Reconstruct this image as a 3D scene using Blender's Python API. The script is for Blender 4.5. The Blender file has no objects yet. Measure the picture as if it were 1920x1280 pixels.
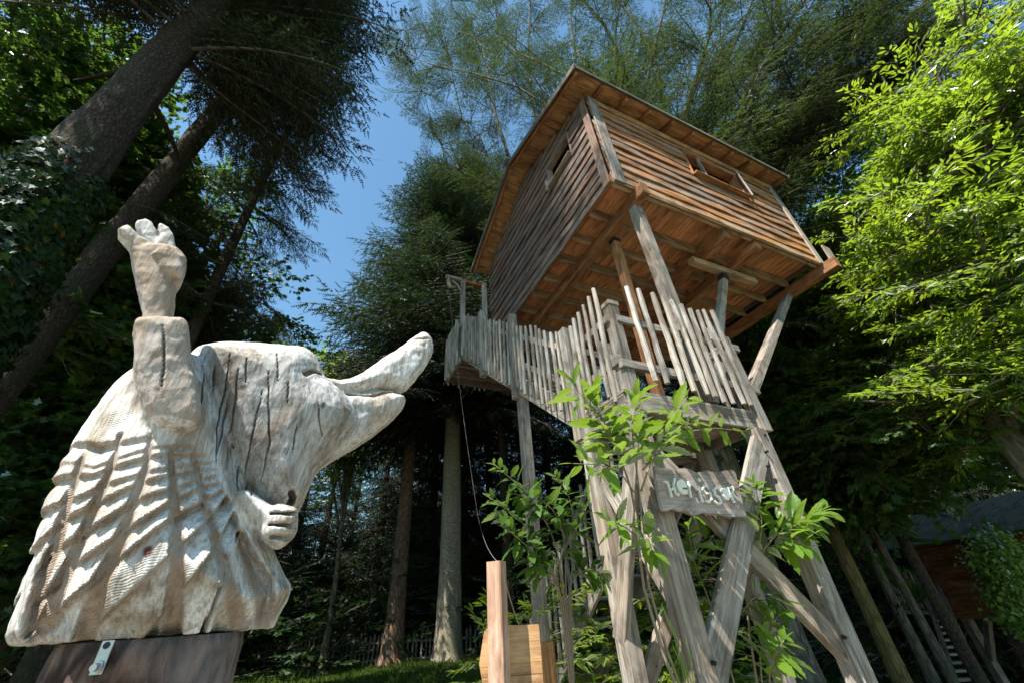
import bpy, math, random
import numpy as np
from math import radians, sin, cos, pi
from mathutils import Vector, Matrix
random.seed(7); RNG = np.random.default_rng(7)
SC = bpy.context.scene
COL = SC.collection

# ------------------------------------------------------------------ camera
F_PX, PITCH, ROLL, YAW = 745.0, 0.5917, -0.0684, 0.4594
cp, sp = cos(PITCH), sin(PITCH)
_r = np.array([1, 0, 0.]); _u = np.array([0, -sp, cp]); CD = np.array([0, cp, sp])
CR = cos(ROLL) * _r + sin(ROLL) * _u
CU = -sin(ROLL) * _r + cos(ROLL) * _u
CAM = np.array([0, 0, 1.5])
cd = bpy.data.cameras.new('camera'); cam = bpy.data.objects.new('camera', cd); COL.objects.link(cam)
cd.sensor_width = 36.0; cd.lens = 36.0 * F_PX / 1920.0
cd.clip_start = 0.05; cd.clip_end = 3000
M = Matrix.Identity(4)
for i in range(3):
    M[i][0] = CR[i]; M[i][1] = CU[i]; M[i][2] = -CD[i]; M[i][3] = CAM[i]
cam.matrix_world = M
SC.camera = cam

# ------------------------------------------------------------------ light
SUN_EL = radians(56)
SUN_H = np.array([-0.58, -0.81]); SUN_H /= np.linalg.norm(SUN_H)
to_sun = Vector((SUN_H[0] * cos(SUN_EL), SUN_H[1] * cos(SUN_EL), sin(SUN_EL)))
sl = bpy.data.lights.new('sun', 'SUN'); sl.energy = 5.0; sl.angle = radians(0.53); sl.color = (1.0, 0.95, 0.87)
so = bpy.data.objects.new('sun', sl); COL.objects.link(so)
so.rotation_euler = to_sun.to_track_quat('Z', 'Y').to_euler()
w = bpy.data.worlds.new('World'); SC.world = w; w.use_nodes = True
nt = w.node_tree; bgn = nt.nodes['Background']
sky = nt.nodes.new('ShaderNodeTexSky'); sky.sky_type = 'NISHITA'; sky.sun_disc = False
sky.sun_elevation = SUN_EL
sky.sun_rotation = math.atan2(SUN_H[0], SUN_H[1])
sky.air_density = 1.25; sky.dust_density = 0.3; sky.ozone_density = 0.7
tint = nt.nodes.new('ShaderNodeMix'); tint.data_type = 'RGBA'; tint.blend_type = 'MULTIPLY'; tint.inputs[0].default_value = 1.0
tint.inputs[7].default_value = (.74, .98, 1.0, 1)
nt.links.new(sky.outputs[0], tint.inputs[6]); nt.links.new(tint.outputs[2], bgn.inputs[0]); bgn.inputs[1].default_value = 0.10
SC.view_settings.view_transform = 'Standard'; SC.view_settings.look = 'None'
SC.view_settings.exposure = 1.22; SC.view_settings.gamma = 1.0
SC.view_settings.use_curve_mapping = False
try:
    SC.cycles.max_bounces = 5; SC.cycles.diffuse_bounces = 3; SC.cycles.transmission_bounces = 3; SC.cycles.glossy_bounces = 2
    SC.cycles.use_adaptive_sampling = True; SC.cycles.adaptive_threshold = .015
    SC.cycles.transparent_max_bounces = 4; SC.cycles.sample_clamp_indirect = 6.0
    SC.cycles.use_denoising = True; SC.cycles.denoiser = 'OPENIMAGEDENOISE'
    SC.cycles.denoising_input_passes = 'RGB_ALBEDO_NORMAL'; SC.cycles.denoising_prefilter = 'NONE'
except Exception:
    pass

# ------------------------------------------------------------------ frames of reference
AX = np.array([cos(YAW), sin(YAW), 0.]); AY = np.array([-sin(YAW), cos(YAW), 0.]); AZ = np.array([0, 0, 1.])
def H(x, y, z):
    """tree house coordinates (metres, z above camera height) -> world"""
    return AX * x + AY * y + AZ * (z + 1.5)
def ray(x, y):
    return (x - 960) / F_PX * CR - (y - 640) / F_PX * CU + CD
def ground_dir(x, y):
    v = ray(x, y)[:2]; return v / np.linalg.norm(v)
def at_dist(x, y, d):
    """world point seen at photo pixel x, y at horizontal distance d"""
    v = ray(x, y); return CAM + v * (d / np.linalg.norm(v[:2]))
def on_y(x, y, c):
    v = ray(x, y); return CAM + v * (c / (v @ AY))

# ------------------------------------------------------------------ object helpers
def tag(o, label=None, cat=None, group=None, kind=None):
    if label: o['label'] = label
    if cat: o['category'] = cat
    if group: o['group'] = group
    if kind: o['kind'] = kind
    return o
def thing(name, label, cat, loc, rz=0.0, group=None):
    o = bpy.data.objects.new(name, None); COL.objects.link(o)
    o.empty_display_size = 0.2
    o.location = loc; o.rotation_euler = (0, 0, rz)
    tag(o, label, cat, group); o['_m'] = 1
    MW[o.name] = Matrix.Translation(Vector(loc)) @ Matrix.Rotation(rz, 4, 'Z')
    del o['_m']
    return o
MW = {}
def mw(o):
    return MW.get(o.name, Matrix.Identity(4)) if o is not None else Matrix.Identity(4)
def mesh_from(name, V, Fs, uv=None, smooth=False):
    me = bpy.data.meshes.new(name)
    V = np.asarray(V, dtype=float)
    if isinstance(Fs, np.ndarray):
        n, k = Fs.shape
        me.vertices.add(len(V)); me.vertices.foreach_set('co', V.astype(np.float32).ravel())
        me.loops.add(n * k); me.loops.foreach_set('vertex_index', Fs.astype(np.int32).ravel())
        me.polygons.add(n); me.polygons.foreach_set('loop_start', np.arange(0, n * k, k, dtype=np.int32))
        try: me.polygons.foreach_set('loop_total', np.full(n, k, dtype=np.int32))
        except Exception: pass
        me.update(calc_edges=True)
    else:
        me.from_pydata([tuple(v) for v in V], [], Fs)
    if uv is not None:
        l = me.uv_layers.new(name='UVMap')
        l.data.foreach_set('uv', np.asarray(uv, dtype=np.float32).ravel())
    if smooth:
        me.polygons.foreach_set('use_smooth', np.ones(len(me.polygons), dtype=bool))
    me.update()
    return me
def add(name, V, Fs, mat, parent=None, uv=None, smooth=False):
    """V in WORLD coordinates; the object is placed so that it stays there under its parent"""
    V = np.asarray(V, dtype=float)
    c = (V.min(0) + V.max(0)) / 2
    me = mesh_from(name, V - c, Fs, uv, smooth)
    if mat: me.materials.append(mat)
    o = bpy.data.objects.new(name, me); COL.objects.link(o)
    return place(o, Matrix.Translation(Vector(c)), parent)
def place(o, world, parent=None):
    if parent is not None:
        o.parent = parent; o.matrix_basis = mw(parent).inverted() @ world
    else:
        o.matrix_basis = world
    MW[o.name] = world
    return o
def inst(name, mesh, world, parent=None):
    o = bpy.data.objects.new(name, mesh); COL.objects.link(o)
    return place(o, world, parent)

def frame_from(p0, p1, up):
    p0, p1 = np.asarray(p0, float), np.asarray(p1, float)
    L = np.linalg.norm(p1 - p0); d = (p1 - p0) / L
    u = np.asarray(up, float); u = u - (u @ d) * d; u /= np.linalg.norm(u)
    s = np.cross(d, u)
    return p0, d, s, u, L
def beam_data(p0, p1, w, t, up, ch=0.006, segs=1, wav=0.0, taper=1.0, bow=0.0):
    """chamfered timber from p0 to p1: w across (side), t along up. uv: metres, u along the grain"""
    p0, d, s, u, L = frame_from(p0, p1, up)
    a, b = w / 2, t / 2
    sec = np.array([(-a + ch, -b), (a - ch, -b), (a, -b + ch), (a, b - ch), (a - ch, b), (-a + ch, b), (-a, b - ch), (-a, -b + ch)])
    V = []; per = np.concatenate([[0], np.cumsum(np.linalg.norm(np.diff(np.vstack([sec, sec[:1]]), axis=0), axis=1))])
    off = random.random() * 40; offv = random.random() * 9
    ph = random.random() * 9
    for i in range(segs + 1):
        f = i / segs
        k = 1 + (taper - 1) * f
        j = wav * (sin(ph + f * 7 * (L + .3)) + .6 * sin(ph * 2 + f * 13 * L)) if wav else 0
        j2 = wav * .7 * sin(ph * 3 + f * 9 * L) if wav else 0
        bw = bow * sin(pi * f)
        for (x, y) in sec:
            yy = y * k + (j if y < 0 else 0)
            V.append(p0 + d * (L * f) + s * (x * k + j2) + u * (yy + bw))
    Fs, uv = [], []
    for i in range(segs):
        for j in range(8):
            k = (j + 1) % 8
            Fs.append((i * 8 + j, i * 8 + k, (i + 1) * 8 + k, (i + 1) * 8 + j))
            u0, u1 = L * i / segs + off, L * (i + 1) / segs + off
            v0, v1 = per[j] + offv, per[j + 1] + offv
            uv += [(u0, v0), (u0, v1), (u1, v1), (u1, v0)]
    Fs.append(tuple(reversed(range(8)))); uv += [(off + sec[j][0] * .2, offv + sec[j][1]) for j in reversed(range(8))]
    e = segs * 8
    Fs.append(tuple(range(e, e + 8))); uv += [(off + sec[j][0] * .2, offv + sec[j][1]) for j in range(8)]
    return V, Fs, uv
def beam(name, p0, p1, w, t, up, mat, parent=None, **kw):
    V, Fs, uv = beam_data(p0, p1, w, t, up, **kw)
    return add(name, V, Fs, mat, parent, uv)
class MB:
    def __init__(s): s.V = []; s.F = []; s.uv = []
    def put(s, V, Fs, uv):
        o = len(s.V); s.V += list(V); s.F += [tuple(i + o for i in f) for f in Fs]; s.uv += list(uv)
    def beam(s, *a, **k): s.put(*beam_data(*a, **k))
    def build(s, name, mat, parent=None, smooth=False): return add(name, s.V, s.F, mat, parent, s.uv, smooth)
def tube_data(P, R, n=8, cap=True, v0=0.0):
    P = np.asarray(P, float); m = len(P)
    T = np.gradient(P, axis=0); T /= np.linalg.norm(T, axis=1)[:, None] + 1e-9
    ref = np.array([0.31, 0.17, 0.93]) if abs(T[0][2]) < .9 else np.array([1, 0.1, 0.])
    V = []; L = np.concatenate([[0], np.cumsum(np.linalg.norm(np.diff(P, axis=0), axis=1))])
    for i in range(m):
        s = np.cross(T[i], ref); s /= np.linalg.norm(s) + 1e-9; u = np.cross(s, T[i])
        ref = u if False else ref
        for j in range(n):
            a = 2 * pi * j / n
            V.append(P[i] + R[i] * (cos(a) * s + sin(a) * u))
    Fs = []; uv = []
    for i in range(m - 1):
        for j in range(n):
            k = (j + 1) % n
            Fs.append((i * n + j, (i + 1) * n + j, (i + 1) * n + k, i * n + k))
            c = 2 * pi * R[0] / n
            uv += [(L[i] + v0, j * c), (L[i + 1] + v0, j * c), (L[i + 1] + v0, (j + 1) * c), (L[i] + v0, (j + 1) * c)]
    if cap:
        Fs.append(tuple(range(n))); uv += [(v0, 0)] * n
        Fs.append(tuple(reversed(range((m - 1) * n, m * n)))); uv += [(v0, 0)] * n
    return V, Fs, uv
def tube(name, P, R, mat, parent=None, n=8, smooth=True):
    V, Fs, uv = tube_data(P, R, n); return add(name, V, Fs, mat, parent, uv, smooth)

# ------------------------------------------------------------------ materials
def nodes(name):
    m = bpy.data.materials.new(name); m.use_nodes = True
    return m, m.node_tree, m.node_tree.nodes['Principled BSDF']
def N(nt, t, **k):
    n = nt.nodes.new(t)
    for a, v in k.items():
        if a in n.inputs.keys() if hasattr(n.inputs, 'keys') else False: n.inputs[a].default_value = v
        else: setattr(n, a, v)
    return n
def ramp(nt, fac, stops):
    r = nt.nodes.new('ShaderNodeValToRGB'); cr = r.color_ramp
    while len(cr.elements) < len(stops): cr.elements.new(0.5)
    for e, (p, c) in zip(cr.elements, stops):
        e.position = p; e.color = (*c, 1) if len(c) == 3 else c
    nt.links.new(fac, r.inputs[0]); return r.outputs[0]
def mixc(nt, fac, a, b, mode='MIX'):
    n = nt.nodes.new('ShaderNodeMix'); n.data_type = 'RGBA'; n.blend_type = mode
    for s, v in ((n.inputs[0], fac), (n.inputs[6], a), (n.inputs[7], b)):
        if hasattr(v, 'links') or hasattr(v, 'is_linked'): nt.links.new(v, s)
        elif isinstance(v, (int, float)): s.default_value = v
        else: s.default_value = (*v, 1)
    return n.outputs[2]
def mth(nt, op, a, b=None, clamp=False):
    n = nt.nodes.new('ShaderNodeMath'); n.operation = op; n.use_clamp = clamp
    for s, v in ((n.inputs[0], a), (n.inputs[1], b)):
        if v is None: continue
        if isinstance(v, (int, float)): s.default_value = v
        else: nt.links.new(v, s)
    return n.outputs[0]
def mapping(nt, src, scale, loc=(0, 0, 0), rot=(0, 0, 0)):
    mp = nt.nodes.new('ShaderNodeMapping'); nt.links.new(src, mp.inputs[0])
    mp.inputs['Scale'].default_value = scale; mp.inputs['Location'].default_value = loc; mp.inputs['Rotation'].default_value = rot
    return mp.outputs[0]
def noise(nt, vec, scale, detail=4, rough=.55, dist=0.0):
    n = nt.nodes.new('ShaderNodeTexNoise'); n.inputs['Scale'].default_value = scale
    n.inputs['Detail'].default_value = detail; n.inputs['Roughness'].default_value = rough
    n.inputs['Distortion'].default_value = dist
    if vec is not None: nt.links.new(vec, n.inputs['Vector'])
    return n.outputs['Fac']
def wood(name, dark, light, stain=None, stain_amt=0.4, rough=.8, var=.35, grain=1.0, bump=.35, knots=True):
    m, nt, b = nodes(name)
    uv = nt.nodes.new('ShaderNodeUVMap'); uv.uv_map = 'UVMap'
    oi = nt.nodes.new('ShaderNodeObjectInfo')
    sh = nt.nodes.new('ShaderNodeVectorMath'); sh.operation = 'MULTIPLY_ADD'
    nt.links.new(oi.outputs['Random'], sh.inputs[0]); sh.inputs[1].default_value = (57.0, 31.0, 13.0); nt.links.new(uv.outputs[0], sh.inputs[2])
    v = sh.outputs[0]
    g1 = noise(nt, mapping(nt, v, (1.6, 38 * grain, 1)), 1.0, 5, .62, 0.6)
    g2 = noise(nt, mapping(nt, v, (6, 190 * grain, 1)), 1.0, 3, .6)
    g3 = noise(nt, mapping(nt, v, (1.1, 3.2, 1)), 1.0, 3, .5)
    gg = mth(nt, 'ADD', mth(nt, 'MULTIPLY', g1, .62), mth(nt, 'MULTIPLY', g2, .38))
    c = ramp(nt, gg, [(.37, tuple(x * .85 for x in dark)), (.5, tuple((a + b_) / 2 for a, b_ in zip(dark, light))), (.61, light)])
    g4 = noise(nt, mapping(nt, v, (.9, 60 * grain, 1)), 1.0, 2, .5, .3)
    crk = ramp(nt, g4, [(.30, (1, 1, 1)), (.345, (0, 0, 0))])
    c = mixc(nt, mth(nt, 'MULTIPLY', crk, .6), c, tuple(x * .25 for x in dark))
    if stain:
        c = mixc(nt, mth(nt, 'MULTIPLY', ramp(nt, g3, [(.42, (0, 0, 0)), (.62, (1, 1, 1))]), stain_amt), c, stain)
    if knots:
        vo = nt.nodes.new('ShaderNodeTexVoronoi'); vo.inputs['Scale'].default_value = 1.0
        nt.links.new(mapping(nt, v, (2.3, 7.0, 1)), vo.inputs['Vector'])
        k = ramp(nt, vo.outputs['Distance'], [(.05, (1, 1, 1)), (.11, (0, 0, 0))])
        c = mixc(nt, mth(nt, 'MULTIPLY', k, .65), c, tuple(x * .35 for x in dark))
    g5 = noise(nt, mapping(nt, v, (2.2, 5.0, 1), (7, 3, 0)), 1.0, 4, .65, .8)
    c = mixc(nt, 1.0, c, ramp(nt, g5, [(.36, (.50, .47, .43)), (.50, (.88, .87, .86)), (.60, (1.05, 1.05, 1.05))]), 'MULTIPLY')
    hv = nt.nodes.new('ShaderNodeHueSaturation'); nt.links.new(c, hv.inputs['Color'])
    nt.links.new(mth(nt, 'ADD', mth(nt, 'MULTIPLY', oi.outputs['Random'], var), 1 - var / 2), hv.inputs['Value'])
    nt.links.new(hv.outputs[0], b.inputs['Base Color'])
    b.inputs['Roughness'].default_value = rough
    b.inputs['Specular IOR Level'].default_value = .25
    bp = nt.nodes.new('ShaderNodeBump'); bp.inputs['Strength'].default_value = bump; bp.inputs['Distance'].default_value = .006
    nt.links.new(gg, bp.inputs['Height']); nt.links.new(bp.outputs[0], b.inputs['Normal'])
    return m
def bark(name, dark, light, moss=None, moss_amt=0.0, vs=(7, 7, 1.6), dist=.03):
    m, nt, b = nodes(name)
    tc = nt.nodes.new('ShaderNodeTexCoord')
    v = mapping(nt, tc.outputs['Object'], vs)
    vo = nt.nodes.new('ShaderNodeTexVoronoi'); vo.feature = 'DISTANCE_TO_EDGE'; vo.inputs['Scale'].default_value = 2.2
    dn = nt.nodes.new('ShaderNodeTexNoise'); dn.inputs['Scale'].default_value = 1.6; nt.links.new(v, dn.inputs['Vector'])
    vv = mixc(nt, .22, v, dn.outputs['Color']); nt.links.new(vv, vo.inputs['Vector'])
    n1 = noise(nt, v, 3.0, 6, .65)
    h = mth(nt, 'ADD', mth(nt, 'MULTIPLY', mth(nt, 'MINIMUM', vo.outputs['Distance'], .22), 1.1), mth(nt, 'MULTIPLY', n1, .8))
    c = ramp(nt, h, [(.22, tuple(x * .45 for x in dark)), (.42, dark), (.75, light)])
    n2 = noise(nt, tc.outputs['Object'], 1.1, 4, .6)
    if moss: c = mixc(nt, mth(nt, 'MULTIPLY', ramp(nt, n2, [(.42, (0, 0, 0)), (.6, (1, 1, 1))]), moss_amt), c, moss)
    nt.links.new(c, b.inputs['Base Color']); b.inputs['Roughness'].default_value = .9
    b.inputs['Specular IOR Level'].default_value = .15
    bp = nt.nodes.new('ShaderNodeBump'); bp.inputs['Strength'].default_value = .9; bp.inputs['Distance'].default_value = dist
    nt.links.new(h, bp.inputs['Height']); nt.links.new(bp.outputs[0], b.inputs['Normal'])
    return m
def leafmat(name, c0, c1, trans, tamt=.4, gloss=.12, groughness=.4, yellow=None):
    m = bpy.data.materials.new(name); m.use_nodes = True; nt = m.node_tree; nt.nodes.clear()
    out = nt.nodes.new('ShaderNodeOutputMaterial')
    oi = nt.nodes.new('ShaderNodeObjectInfo'); ge = nt.nodes.new('ShaderNodeNewGeometry')
    r = mth(nt, 'FRACT', mth(nt, 'ADD', oi.outputs['Random'], ge.outputs['Random Per Island']))
    c = mixc(nt, r, c0, c1)
    if yellow: c = mixc(nt, ramp(nt, r, [(.93, (0, 0, 0)), (.97, (1, 1, 1))]), c, yellow)
    d = nt.nodes.new('ShaderNodeBsdfDiffuse'); nt.links.new(c, d.inputs[0])
    t = nt.nodes.new('ShaderNodeBsdfTranslucent'); tt = mixc(nt, .75, c, trans); nt.links.new(tt, t.inputs[0])
    mx = nt.nodes.new('ShaderNodeMixShader'); mx.inputs[0].default_value = tamt
    nt.links.new(d.outputs[0], mx.inputs[1]); nt.links.new(t.outputs[0], mx.inputs[2])
    g = nt.nodes.new('ShaderNodeBsdfGlossy'); g.inputs['Roughness'].default_value = groughness
    g.inputs[0].default_value = (.9, .95, 1, 1)
    m2 = nt.nodes.new('ShaderNodeMixShader')
    fr = nt.nodes.new('ShaderNodeFresnel'); fr.inputs[0].default_value = 1.4
    nt.links.new(mth(nt, 'MULTIPLY', fr.outputs[0], gloss * 2.2, True), m2.inputs[0])
    nt.links.new(mx.outputs[0], m2.inputs[1]); nt.links.new(g.outputs[0], m2.inputs[2])
    nt.links.new(m2.outputs[0], out.inputs[0])
    return m
def plain(name, col, rough=.6, metal=0.0, nz=0.0, ns=8.0):
    m, nt, b = nodes(name)
    if nz:
        tc = nt.nodes.new('ShaderNodeTexCoord')
        n = noise(nt, tc.outputs['Object'], ns, 5, .6)
        c = mixc(nt, n, tuple(x * (1 - nz) for x in col), tuple(min(1, x * (1 + nz)) for x in col)); nt.links.new(c, b.inputs['Base Color'])
    else: b.inputs['Base Color'].default_value = (*col, 1)
    b.inputs['Roughness'].default_value = rough; b.inputs['Metallic'].default_value = metal
    return m

W_GREY = wood('weathered_grey_timber', (.15, .13, .11), (.42, .375, .325), (.28, .19, .12), .45)
W_RAIL = wood('silvered_picket_wood', (.20, .18, .155), (.54, .50, .44), (.32, .24, .16), .4, var=.45)
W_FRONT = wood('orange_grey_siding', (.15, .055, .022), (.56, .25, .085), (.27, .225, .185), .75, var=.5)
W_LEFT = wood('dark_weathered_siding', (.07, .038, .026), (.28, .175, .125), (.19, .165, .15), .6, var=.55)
W_FLOOR = wood('red_floor_planks', (.40, .15, .06), (.72, .34, .15), (.46, .24, .12), .5, var=.4)
W_JOIST = wood('pale_joist_wood', (.24, .14, .075), (.52, .36, .21), (.33, .27, .18), .5)
W_BEAM = wood('warm_beam_wood', (.20, .075, .032), (.50, .24, .105), (.30, .16, .08), .4)
W_SOFFIT = wood('soffit_board_wood', (.36, .17, .065), (.66, .37, .16), (.20, .13, .08), .35, var=.25)
W_FRESH = wood('fresh_sawn_wood', (.40, .22, .15), (.62, .41, .30), (.56, .36, .24), .4, var=.2)
W_OCHRE = wood('ochre_board_wood', (.36, .19, .08), (.58, .36, .18), (.50, .30, .14), .4, var=.2)
W_BARGE = wood('mossy_barge_board', (.07, .06, .045), (.22, .19, .15), (.10, .11, .05), .5)
W_ROOF = bark('mossy_roof_felt', (.10, .095, .08), (.24, .23, .20), (.10, .13, .04), .5, (3, 3, 3), .01)
M_STEEL = plain('galvanised_steel', (.45, .46, .47), .4, .9, .3, 30)
M_BLACK = plain('black_iron', (.03, .03, .032), .5, .6)
# ------------------------------------------------------------------ the tree house (cabin on posts)
X0, X1, Y0, Y1, ZF = 2.95, 7.72, 2.42, 6.95, 4.97
EZ, EY, RY, RZ = 7.42, 2.13, 4.68, 8.42           # eave height / position, ridge
GX0, GX1 = 2.54, 7.98
slope = (RZ - EZ) / (RY - EY)
def roof_z(y): return EZ + slope * (y - EY) if y < RY else RZ - slope * (y - RY)
house = thing('treehouse', 'wooden gabled cabin raised high on timber posts and beams above the picket stair', 'treehouse', H((X0 + X1) / 2, (Y0 + Y1) / 2, -1.5), YAW)

def wall_panel(name, pts, mat, parent, th):
    """pts in house coords around the polygon; th = thickness vector in house coords"""
    A = [H(*p) for p in pts]; B = [H(p[0] + th[0], p[1] + th[1], p[2]) for p in pts]
    n = len(pts)
    Fs = [tuple(range(n)), tuple(reversed(range(n, 2 * n)))] + [(i, i + n, (i + 1) % n + n, (i + 1) % n) for i in range(n)]
    uv = []
    for f in Fs:
        for i in f:
            p = (A + B)[i]; uv.append((p @ AX + p @ AY, p[2]))
    return add(name, A + B, Fs, mat, parent, uv)

M_DARKIN = plain('dark_sheathing', (.06, .04, .028), .9, 0, .3)
# window openings
FW = (5.02, 6.42, 6.28, 6.98)     # x0 x1 z0 z1 on the front wall
LW = (3.02, 3.80, 6.62, 7.24)     # y0 y1 z0 z1 on the left wall
def quads_frame(a0, a1, b0, b1, wa0, wa1, wb0, wb1):
    return [(a0, a1, b0, wb0), (a0, a1, wb1, b1), (a0, wa0, wb0, wb1), (wa1, a1, wb0, wb1)]
mb = MB()
for a0, a1, b0, b1 in quads_frame(X0 + .05, X1 - .05, ZF + .1, 7.34, *FW):
    mb.beam(H(a0, Y0 + .05, (b0 + b1) / 2), H(a1, Y0 + .05, (b0 + b1) / 2), .03, b1 - b0, (0, 0, 1), ch=.001)
front = mb.build('front_wall', M_DARKIN, house)
mb = MB()
for a0, a1, b0, b1 in quads_frame(Y0 + .07, Y1 - .05, ZF + .1, 7.36, *LW):
    mb.beam(H(X0 + .06, a0, (b0 + b1) / 2), H(X0 + .06, a1, (b0 + b1) / 2), .03, b1 - b0, (0, 0, 1), ch=.001)
A = [H(X0 + .045, y, z) for y, z in ((Y0 + .1, 7.36), (Y1 - .1, 7.36), (RY, RZ - .05))]; Bq = [H(X0 + .075, y, z) for y, z in ((Y0 + .1, 7.36), (Y1 - .1, 7.36), (RY, RZ - .05))]
mb.put(A + Bq, [(0, 1, 2), (5, 4, 3), (0, 3, 4, 1), (1, 4, 5, 2), (2, 5, 3, 0)], [(0, 0)] * 18)
left = mb.build('left_wall', M_DARKIN, house)
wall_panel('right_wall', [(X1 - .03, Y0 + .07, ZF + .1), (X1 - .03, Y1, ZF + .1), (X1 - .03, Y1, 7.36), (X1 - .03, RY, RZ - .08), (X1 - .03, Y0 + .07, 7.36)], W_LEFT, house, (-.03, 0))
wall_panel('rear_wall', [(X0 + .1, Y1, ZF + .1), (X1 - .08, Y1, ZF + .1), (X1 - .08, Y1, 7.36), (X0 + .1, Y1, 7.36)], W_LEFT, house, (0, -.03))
# lapped siding: each board leans out at the bottom
def siding(p0, p1, z0, z1, out, mat, parent):
    """board between p0 and p1 (xy house), bottom at z0, top at z1, out = outward direction (house xy)"""
    hgt = z1 - z0
    out = np.array(out)
    lean = np.arctan2(.026, hgt)
    upw = np.array([-out[0] * sin(lean), -out[1] * sin(lean), cos(lean)])
    upW = AX * upw[0] + AY * upw[1] + AZ * upw[2]
    zc = (z0 + z1) / 2 - .008; oc = .022
    a = H(p0[0] + out[0] * oc, p0[1] + out[1] * oc, zc); b = H(p1[0] + out[0] * oc, p1[1] + out[1] * oc, zc)
    L = np.linalg.norm(b - a)
    return beam('siding_board', a, b, .026, hgt + .03, upW, mat, parent, ch=.004, segs=max(1, int(L / .45)), wav=.012)
random.seed(21)
z = ZF + .0; zs = [z]
while z < 7.30:
    z += random.uniform(.185, .235); zs.append(min(z, 7.34))
for a, b in zip(zs[:-1], zs[1:]):
    ov = b > FW[2] + .03 and a < FW[3] - .03
    if not ov: siding((X0 + .01, Y0), (X1 - .01, Y0), a, b, (0, -1), W_FRONT, front)
    else:
        siding((X0 + .01, Y0), (FW[0], Y0), a, b, (0, -1), W_FRONT, front)
        siding((FW[1], Y0), (X1 - .01, Y0), a, b, (0, -1), W_FRONT, front)
z = ZF - .03; zs = [z]
while z < RZ - .15:
    z += random.uniform(.17, .22); zs.append(z)
for a, b in zip(zs[:-1], zs[1:]):
    ya, yb = Y0 + .03, Y1
    if b > 7.3:
        inset = (b - (roof_z(Y0 + .03) - .05)) / slope
        if inset > 0: ya = Y0 + .03 + inset; yb = 2 * RY - ya
        yb = min(yb, Y1)
    if yb - ya < .2: continue
    if b > LW[2] + .03 and a < LW[3] - .03:
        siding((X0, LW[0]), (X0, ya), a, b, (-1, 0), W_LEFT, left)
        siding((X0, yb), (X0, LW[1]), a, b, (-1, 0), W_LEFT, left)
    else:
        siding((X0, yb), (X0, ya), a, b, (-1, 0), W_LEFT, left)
UP = (0, 0, 1)
# corner boards
beam('corner_board', H(X0 + .10, Y0 - .055, ZF - .06), H(X0 + .10, Y0 - .055, 7.33), .20, .03, -AY, W_GREY, front, segs=5, wav=.006)
beam('corner_board', H(X0 - .05, Y0 + .06, ZF - .06), H(X0 - .05, Y0 + .06, 7.33), .14, .03, -AX, W_LEFT, left)
beam('corner_board', H(X1 - .07, Y0 - .055, ZF - .02), H(X1 - .07, Y0 - .055, 7.33), .13, .035, -AY, W_GREY, front)
beam('trim_board', H(X0 + .2, Y0 - .05, 7.25), H(X1 - .13, Y0 - .05, 7.25), .03, .15, UP, W_SOFFIT, front)
# frames of the openings
def opening(wallobj, kind):
    if kind == 'front':
        f = lambda a, b, o: H(a, Y0 + o, b)
        a0, a1, b0, b1 = FW
    else:
        f = lambda a, b, o: H(X0 + o, a, b)
        a0, a1, b0, b1 = LW
    n = -AY if kind == 'front' else -AX
    dpt = .16 if kind == 'front' else .13
    mb = MB()
    for s in (a0, a1):
        mb.beam(f(s, b0 - .04, .02), f(s, b1 + .02, .02), .035, dpt, n)
    mb.beam(f(a0, b0 - .02, .0), f(a1, b0 - .02, .0), .035, dpt + .08, n)
    mb.beam(f(a0, b1, .02), f(a1, b1, .02), .035, dpt, n)
    return mb.build('window_frame', W_BEAM if kind == 'front' else W_GREY, wallobj)
opening(front, 'front'); opening(left, 'left')
beam('window_post', H(5.42, Y0 - .03, 6.27), H(5.42, Y0 - .03, 6.98), .05, .05, UP if False else -AY, W_GREY, front)
beam('shutter', H(6.47, Y0 - .10, 6.22), H(6.40, Y0 - .10, 6.95), .20, .03, -AY + .7 * AX, W_GREY, front)
beam('window_post', H(X0 - .07, 3.83, 6.55), H(X0 - .07, 3.83, 6.84), .06, .06, -AX, W_RAIL, left)
# dark room behind the openings
mb = MB()
mb.beam(H(X0 + .2, 4.4, 7.2), H(X1 - .2, 4.4, 7.2), .03, 1.9, UP)
mb.build('partition', W_BEAM, house)
# floor: joists along X, planks along Y, beams along Y
floor = wall_panel('floor', [(X0 + .06, Y0 + .08, ZF + .20), (X1 - .06, Y0 + .08, ZF + .20), (X1 - .06, Y1 - .04, ZF + .20), (X0 + .06, Y1 - .04, ZF + .20)], M_DARKIN, house, (0.0, 0.0)) if False else None
mb = MB(); mb.beam(H(X0 + .06, (Y0 + Y1) / 2, ZF + .225), H(7.0, (Y0 + Y1) / 2, ZF + .225), Y1 - Y0 - .12, .02, UP)
floor = mb.build('floor', M_DARKIN, house)
random.seed(5)
x = X0 + .03
while x < X1 + .05:
    wd = random.uniform(.115, .135)
    gap = .003 if x < 7.0 else .02
    y1 = Y1 - .02
    beam('floor_plank', H(x + wd / 2, Y0 + .03, ZF + .185 + random.uniform(-.002, .002)), H(x + wd / 2, y1, ZF + .185), wd - gap, .028, UP, W_FLOOR, floor, ch=.004)
    x += wd
for i, yy in enumerate((2.47, 3.05, 3.55, 4.05, 4.58, 5.05, 5.55, 6.05, 6.55, 6.9)):
    beam('joist', H(X0 + .04, yy, ZF + .085), H(X1 + (.12 if i == 0 else -.05), yy, ZF + .085), .07 if i else .06, .17, UP, W_JOIST, floor, segs=4, wav=.003)
beam('rim_board', H(X0 + .02, Y0 - .02, ZF + .05), H(X1 + .1, Y0 - .02, ZF + .05), .03, .16, UP, W_JOIST, floor)
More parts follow.
